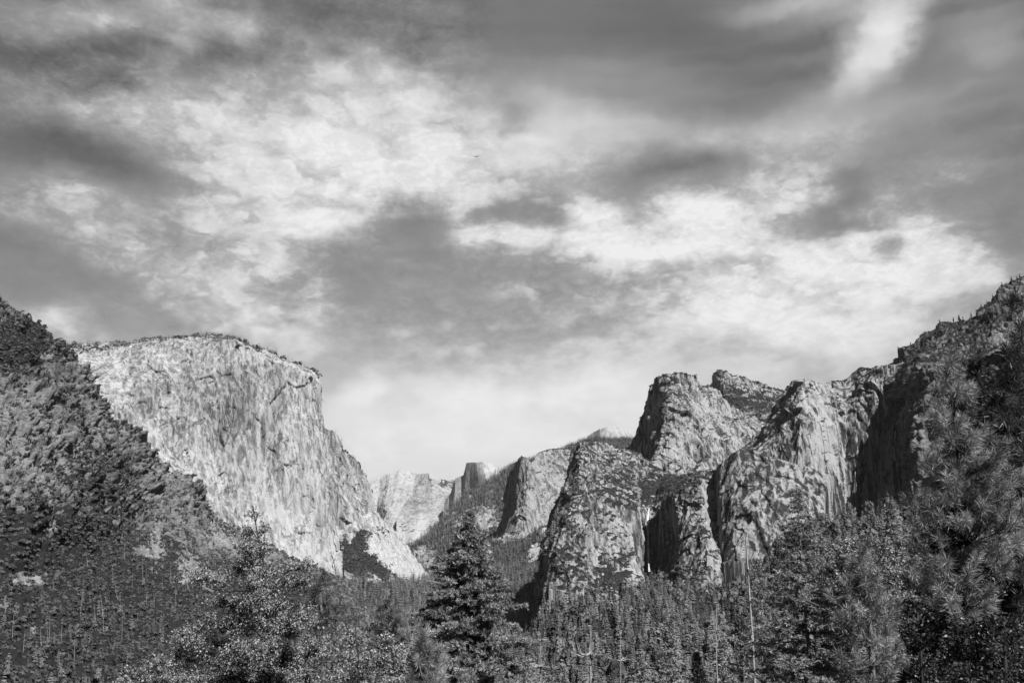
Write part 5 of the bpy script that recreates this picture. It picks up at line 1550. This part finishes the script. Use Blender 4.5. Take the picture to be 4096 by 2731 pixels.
# pines
def spread(rng, rows):
    out = []
    for (cx, cy, rx, ry, n) in rows:
        a = rng.uniform(0, 6.283, n)
        q = np.sqrt(rng.random(n))
        out += [(cx + rx * q[i] * math.cos(a[i]), cy + ry * q[i] * math.sin(a[i])) for i in range(n)]
    return out
R2 = np.random.default_rng(77)
pine([(1702, 2528), (1704, 2600), (1704, 2680), (1706, 2800)], 18, spread(R2, [(1702, 2540, 30, 24, 6), (1680, 2590, 40, 24, 6), (1725, 2590, 36, 24, 6), (1665, 2660, 40, 36, 7), (1745, 2650, 40, 36, 7), (1660, 2720, 44, 30, 6), (1750, 2715, 40, 30, 6)]),
     "slender young pine with long needles left of the central fir's foot", 31, L_PINE, dD=.35, nl=.17)
pine([(1280, 2300), (1285, 2420), (1290, 2560), (1295, 2800)], 44, spread(R2, [(1280, 2315, 30, 24, 8), (1270, 2370, 60, 36, 14), (1285, 2440, 70, 40, 20), (1300, 2520, 80, 50, 24), (1290, 2600, 90, 50, 26), (1310, 2680, 90, 50, 22)]),
     "dark slim pine just right of the large oak's crown", 32, L_CONIFER, dD=.9, nl=.34, width=.022, needles=60, r0=.14)
pine([(1548, 2372), (1552, 2480), (1560, 2800)], 45, spread(R2, [(1548, 2390, 24, 24, 8), (1530, 2440, 44, 36, 12), (1575, 2460, 44, 36, 12), (1545, 2510, 60, 40, 18), (1560, 2580, 70, 40, 20)]),
     "dark narrow pine rising behind the pale oak bush", 33, L_CONIFER, dD=.9, nl=.34, width=.022, needles=60, r0=.14)
pine([(3452, 2198), (3460, 2290), (3470, 2400), (3482, 2520), (3488, 2620), (3490, 2800)], 14.3, spread(R2, [
    (3450, 2210, 26, 26, 7), (3440, 2265, 44, 30, 9), (3485, 2275, 36, 30, 7), (3425, 2330, 44, 30, 8), (3500, 2340, 44, 30, 8), (3410, 2410, 50, 30, 9), (3510, 2410, 56, 30, 10),
    (3400, 2470, 60, 30, 10), (3530, 2480, 56, 30, 10), (3400, 2550, 70, 34, 11), (3550, 2560, 60, 34, 10), (3390, 2640, 70, 34, 9), (3570, 2650, 60, 40, 9), (3420, 2710, 60, 30, 8), (3540, 2710, 60, 30, 8)]),
    "young long-needled pine with a pale stem in front of the glittering oak", 34, L_PINE, dD=.5, r0=.05, nl=.14, extra=20)
pine([(3800, 1452), (3801, 1560), (3815, 1660), (3826, 1780), (3845, 1900), (3858, 2020), (3868, 2160), (3866, 2280), (3862, 2400), (3860, 2800)], 16, spread(R2, [
    (3800, 1462, 26, 20, 6), (3795, 1500, 44, 30, 8), (3830, 1530, 56, 40, 9), (3775, 1560, 40, 30, 5), (3870, 1560, 36, 40, 5),
    (3755, 1640, 40, 26, 5), (3740, 1690, 46, 26, 6), (3870, 1680, 44, 30, 6), (3770, 1740, 50, 26, 6), (3900, 1760, 60, 36, 9), (3930, 1730, 44, 30, 6),
    (3740, 1830, 50, 26, 6), (3720, 1870, 40, 22, 5), (3880, 1850, 70, 36, 12), (3950, 1850, 70, 40, 12), (4010, 1800, 50, 40, 7), (3780, 1880, 56, 26, 6),
    (3880, 1920, 80, 36, 13), (3970, 1930, 80, 44, 14), (4060, 1910, 40, 44, 7), (3640, 1990, 40, 24, 6), (3720, 1975, 60, 26, 7), (3830, 1990, 80, 36, 13), (3950, 2010, 90, 40, 15), (4060, 2010, 50, 50, 9),
    (3760, 2050, 70, 30, 9), (3880, 2070, 80, 36, 12), (3990, 2080, 80, 40, 12), (3680, 2090, 56, 26, 7), (4070, 2110, 40, 40, 6), (3740, 2130, 56, 26, 6), (3930, 2150, 90, 36, 12), (4040, 2180, 60, 36, 8),
    (3660, 2190, 46, 24, 5), (3720, 2250, 60, 30, 7), (3830, 2230, 60, 36, 8), (3950, 2220, 70, 30, 7), (3720, 2330, 60, 30, 6), (3640, 2310, 50, 26, 5), (4000, 2260, 60, 30, 6), (3860, 2310, 70, 40, 9), (3790, 2390, 60, 36, 7), (3920, 2380, 70, 36, 8), (3870, 2460, 60, 30, 6)]),
    "large pine with big bright needle tufts at the right edge", 35, L_PINE, dD=1.0, r0=.05, bark=B_DARK)
pine([(3912, 1440), (3915, 1520), (3922, 1620), (3932, 1760), (3945, 1900), (3955, 2100), (3960, 2700)], 26, spread(R2, [
    (3910, 1455, 26, 24, 9), (3900, 1500, 36, 26, 11), (3945, 1520, 40, 26, 10), (3890, 1560, 44, 26, 12), (3950, 1590, 50, 30, 12), (3895, 1640, 56, 30, 14), (3975, 1650, 50, 36, 13), (4020, 1600, 40, 30, 6),
    (3960, 1720, 70, 36, 18), (4030, 1720, 50, 40, 12), (4000, 1790, 80, 40, 18), (4070, 1700, 30, 60, 8), (4010, 1870, 80, 40, 20), (3930, 1860, 50, 40, 12), (4060, 1800, 40, 60, 16), (4050, 1950, 50, 60, 18), (3970, 1980, 70, 50, 18), (4050, 2080, 50, 60, 16), (3950, 2090, 70, 50, 16)]),
    "nearly black pine with a dark trunk behind the large bright pine", 36, L_DARK, dD=1.2, nl=.2, needles=190, width=.02, r0=.07, bark=B_DARK)
pine([(4170, 1250), (4180, 1500), (4190, 1800), (4200, 2200), (4210, 2800)], 13, spread(R2, [
    (4060, 1200, 26, 26, 3), (4085, 1330, 30, 40, 5), (4040, 1385, 36, 26, 4), (4075, 1480, 40, 36, 6), (4080, 1600, 40, 40, 5), (4040, 1660, 40, 30, 4), (4090, 1780, 30, 50, 6), (4075, 2260, 40, 40, 4), (4085, 2420, 30, 40, 4)]),
    "pine at the very right edge whose boughs reach into the picture", 37, L_DARK, dD=.6, r0=.12, bark=B_DARK)

# dead trees among the near ones
snag(2983, 2140, 40, 2530, "long bare pole-like dead trunk leaning a little, left of the tall right fir", 41, r0=.14, limbs=5, reach=.5, lean=26)
snag(2163, 2556, 36, 2731, "thin grey dead tree with short twigs just right of the central fir", 42, r0=.075, limbs=22, reach=.75)
snag(2363, 2500, 38, 2731, "dead tree with upturned candelabra limbs at the bottom edge", 43, r0=.12, limbs=11, reach=1.1, cand=True)
snag(2482, 2534, 42, 2731, "dead tree with a flat broken top right of the candelabra one", 44, r0=.085, limbs=16, reach=.8)
snag(2866, 2408, 44, 2640, "tall thin dead tree with curved side twigs left of the long pole", 45, r0=.08, limbs=20, reach=.6)

# dead trunks on the left mountainside
r = np.random.default_rng(9)
spots = [(350, 2190, 60), (640, 2230, 90), (345, 2260, 50), (500, 2240, 110), (570, 2310, 90), (585, 2325, 70), (330, 2470, 120), (375, 2490, 90), (400, 2470, 110), (410, 2530, 120), (490, 2570, 110), (160, 2610, 110),
         (185, 2570, 110), (200, 2560, 120), (250, 2580, 110), (460, 2400, 70), (530, 2370, 80), (680, 2340, 100), (700, 2420, 90), (590, 2420, 80), (620, 2440, 70), (100, 2620, 100), (55, 2560, 110), (20, 2450, 70),
         (450, 2330, 70), (650, 2360, 60), (750, 2350, 70), (820, 2420, 80), (300, 2640, 90), (360, 2610, 100), (215, 2370, 60), (740, 2200, 60)]
Vl = SURF['leftslope']['V'].reshape(-1, 3)
plx, ply = project(Vl)
for k, (x, yb, h) in enumerate(spots):
    j = np.argmin((plx - x) ** 2 + (ply - yb) ** 2)
    D = Vl[j, 1]
    o_ = snag(x, yb - h, D, yb + 6, "bare dead trunk standing among the brush of the left mountainside", 60 + k, r0=.32, limbs=int(r.integers(0, 9)), reach=3.2, lean=r.normal() * 5, group="dead trunks on the left mountainside", detail=False, mat=B_DEAD)

# ------------------------------------------------------------------ waterfall and birds
m, T = new_mat("falling_water")
pos = T.n('ShaderNodeTexCoord').outputs['Object']
p = T.n('ShaderNodeMapping', {0: pos, 3: (1, 1, 0.06)}).outputs[0]
a = T.step(T.noise(p, 0.6, 4.0, 0.6), 0.42, 0.62)
d_ = T.n('ShaderNodeBsdfDiffuse', {'Color': g3(0.6)})
tr = T.n('ShaderNodeBsdfTransparent')
mx = T.n('ShaderNodeMixShader', {0: T.m('ADD', T.m('MULTIPLY', a, .4), .25), 1: tr.outputs[0], 2: d_.outputs[0]})
o = T.n('ShaderNodeOutputMaterial')
T.t.links.new(mx.outputs[0], o.inputs[0])
path = [(2597, 2034, 7), (2592, 2060, 8), (2590, 2110, 9), (2593, 2160, 8), (2592, 2200, 7), (2594, 2240, 6), (2597, 2285, 7)]
Bv = SURF['bridal']['V'].reshape(-1, 3)
bx, by = project(Bv)
Wd = []
for x, y, w in path:
    near_ = (np.abs(bx - x) < 11) & (np.abs(by - y) < 40)
    Wd.append(Bv[near_, 1].min() - 10 if near_.any() else 2600.0)
Wd = np.minimum.accumulate(Wd)
pts = resample(np.array([at(x, y, d_w) for (x, y, w), d_w in zip(path, Wd)]), 40)
wd = np.interp(np.linspace(0, 1, 40), np.linspace(0, 1, 7), [w * 2700 / F * .5 for _, _, w in path])
th = np.linspace(0, 2 * math.pi, 9)[:-1]
ring = pts[:, None, :] + np.stack([np.cos(th)[None] * wd[:, None], np.sin(th)[None] * wd[:, None] * .4, 0 * th[None] * wd[:, None]], -1)
ring[..., 0] += (perlin(ring.reshape(-1, 3) / 9.0, 5).reshape(ring.shape[:2])) * 2.5
q = []
for i in range(39):
    for k in range(8):
        q.append((i * 8 + k, i * 8 + (k + 1) % 8, (i + 1) * 8 + (k + 1) % 8, (i + 1) * 8 + k))
tag(link("waterfall", make_mesh("waterfall", ring.reshape(-1, 3), np.array(q), None, True, [m])), "thin white waterfall dropping down the dark cleft of the cliff", "waterfall")

m, T = new_mat("bird_feathers")
o = T.n('ShaderNodeOutputMaterial')
T.t.links.new(T.n('ShaderNodeBsdfDiffuse', {'Color': g3(0.02)}).outputs[0], o.inputs[0])


def bird(px, py, D, roll, label):
    V, Fq = [], []
    span = [(-.62, .10, .05), (-.34, .14, .13), (-.1, .06, .2), (0, .05, .24), (.1, .06, .2), (.34, .14, .13), (.62, .10, .05)]
    for (x, z, c) in span:
        V += [(x, c * .5, z), (x, 0, z + .035 * (1 - abs(x))), (x, -c * .5, z), (x, 0, z - .05 * (1 - abs(x)) ** 2)]
    for i in range(6):
        for k in range(4):
            Fq.append((i * 4 + k, i * 4 + (k + 1) % 4, i * 4 + 4 + (k + 1) % 4, i * 4 + 4 + k))
    n = len(V)
    for (y_, w_) in ((.36, .005), (.28, .05), (0, .07), (-.22, .05), (-.42, .10)):
        V += [(w_, y_, .05), (0, y_, .05 + w_ * .8), (-w_, y_, .05), (0, y_, .05 - w_ * .8)]
    for i in range(4):
        for k in range(4):
            Fq.append((n + i * 4 + k, n + i * 4 + (k + 1) % 4, n + i * 4 + 4 + (k + 1) % 4, n + i * 4 + 4 + k))
    o = link("bird", make_mesh("bird", np.array(V), np.array(Fq), None, True, [m]), None, at(px, py, D))
    o.rotation_euler = (0.25, roll, 0.6)
    tag(o, label, "bird")


bird(1905, 628, 150, -.35, "tiny dark bird soaring high in front of the bright cloud")
bird(3905, 1243, 260, .1, "tiny dark bird gliding just above the rough right-hand ridge")

# ------------------------------------------------------------------ air
HAZE = 0.65e-5
if HAZE > 0:
    m, T = new_mat("haze")
    v_ = T.n('ShaderNodeVolumePrincipled', {'Color': g3(0.9), 'Density': HAZE, 'Anisotropy': 0.2})
    o = T.n('ShaderNodeOutputMaterial')
    T.t.links.new(v_.outputs[0], o.inputs['Volume'])
    x0, x1, y0, y1, z0, z1 = -40500, 40500, -6500, 60500, -240, 2900
    V = [(x, y, z) for x in (x0, x1) for y in (y0, y1) for z in (z0, z1)]
    me = make_mesh("haze", np.array(V, float), np.array([(0, 1, 3, 2), (4, 6, 7, 5), (0, 4, 5, 1), (2, 3, 7, 6), (0, 2, 6, 4), (1, 5, 7, 3)]), None, False, [m])
    tag(link("haze", me), "thin pale haze filling the valley air", None, None, 'stuff')
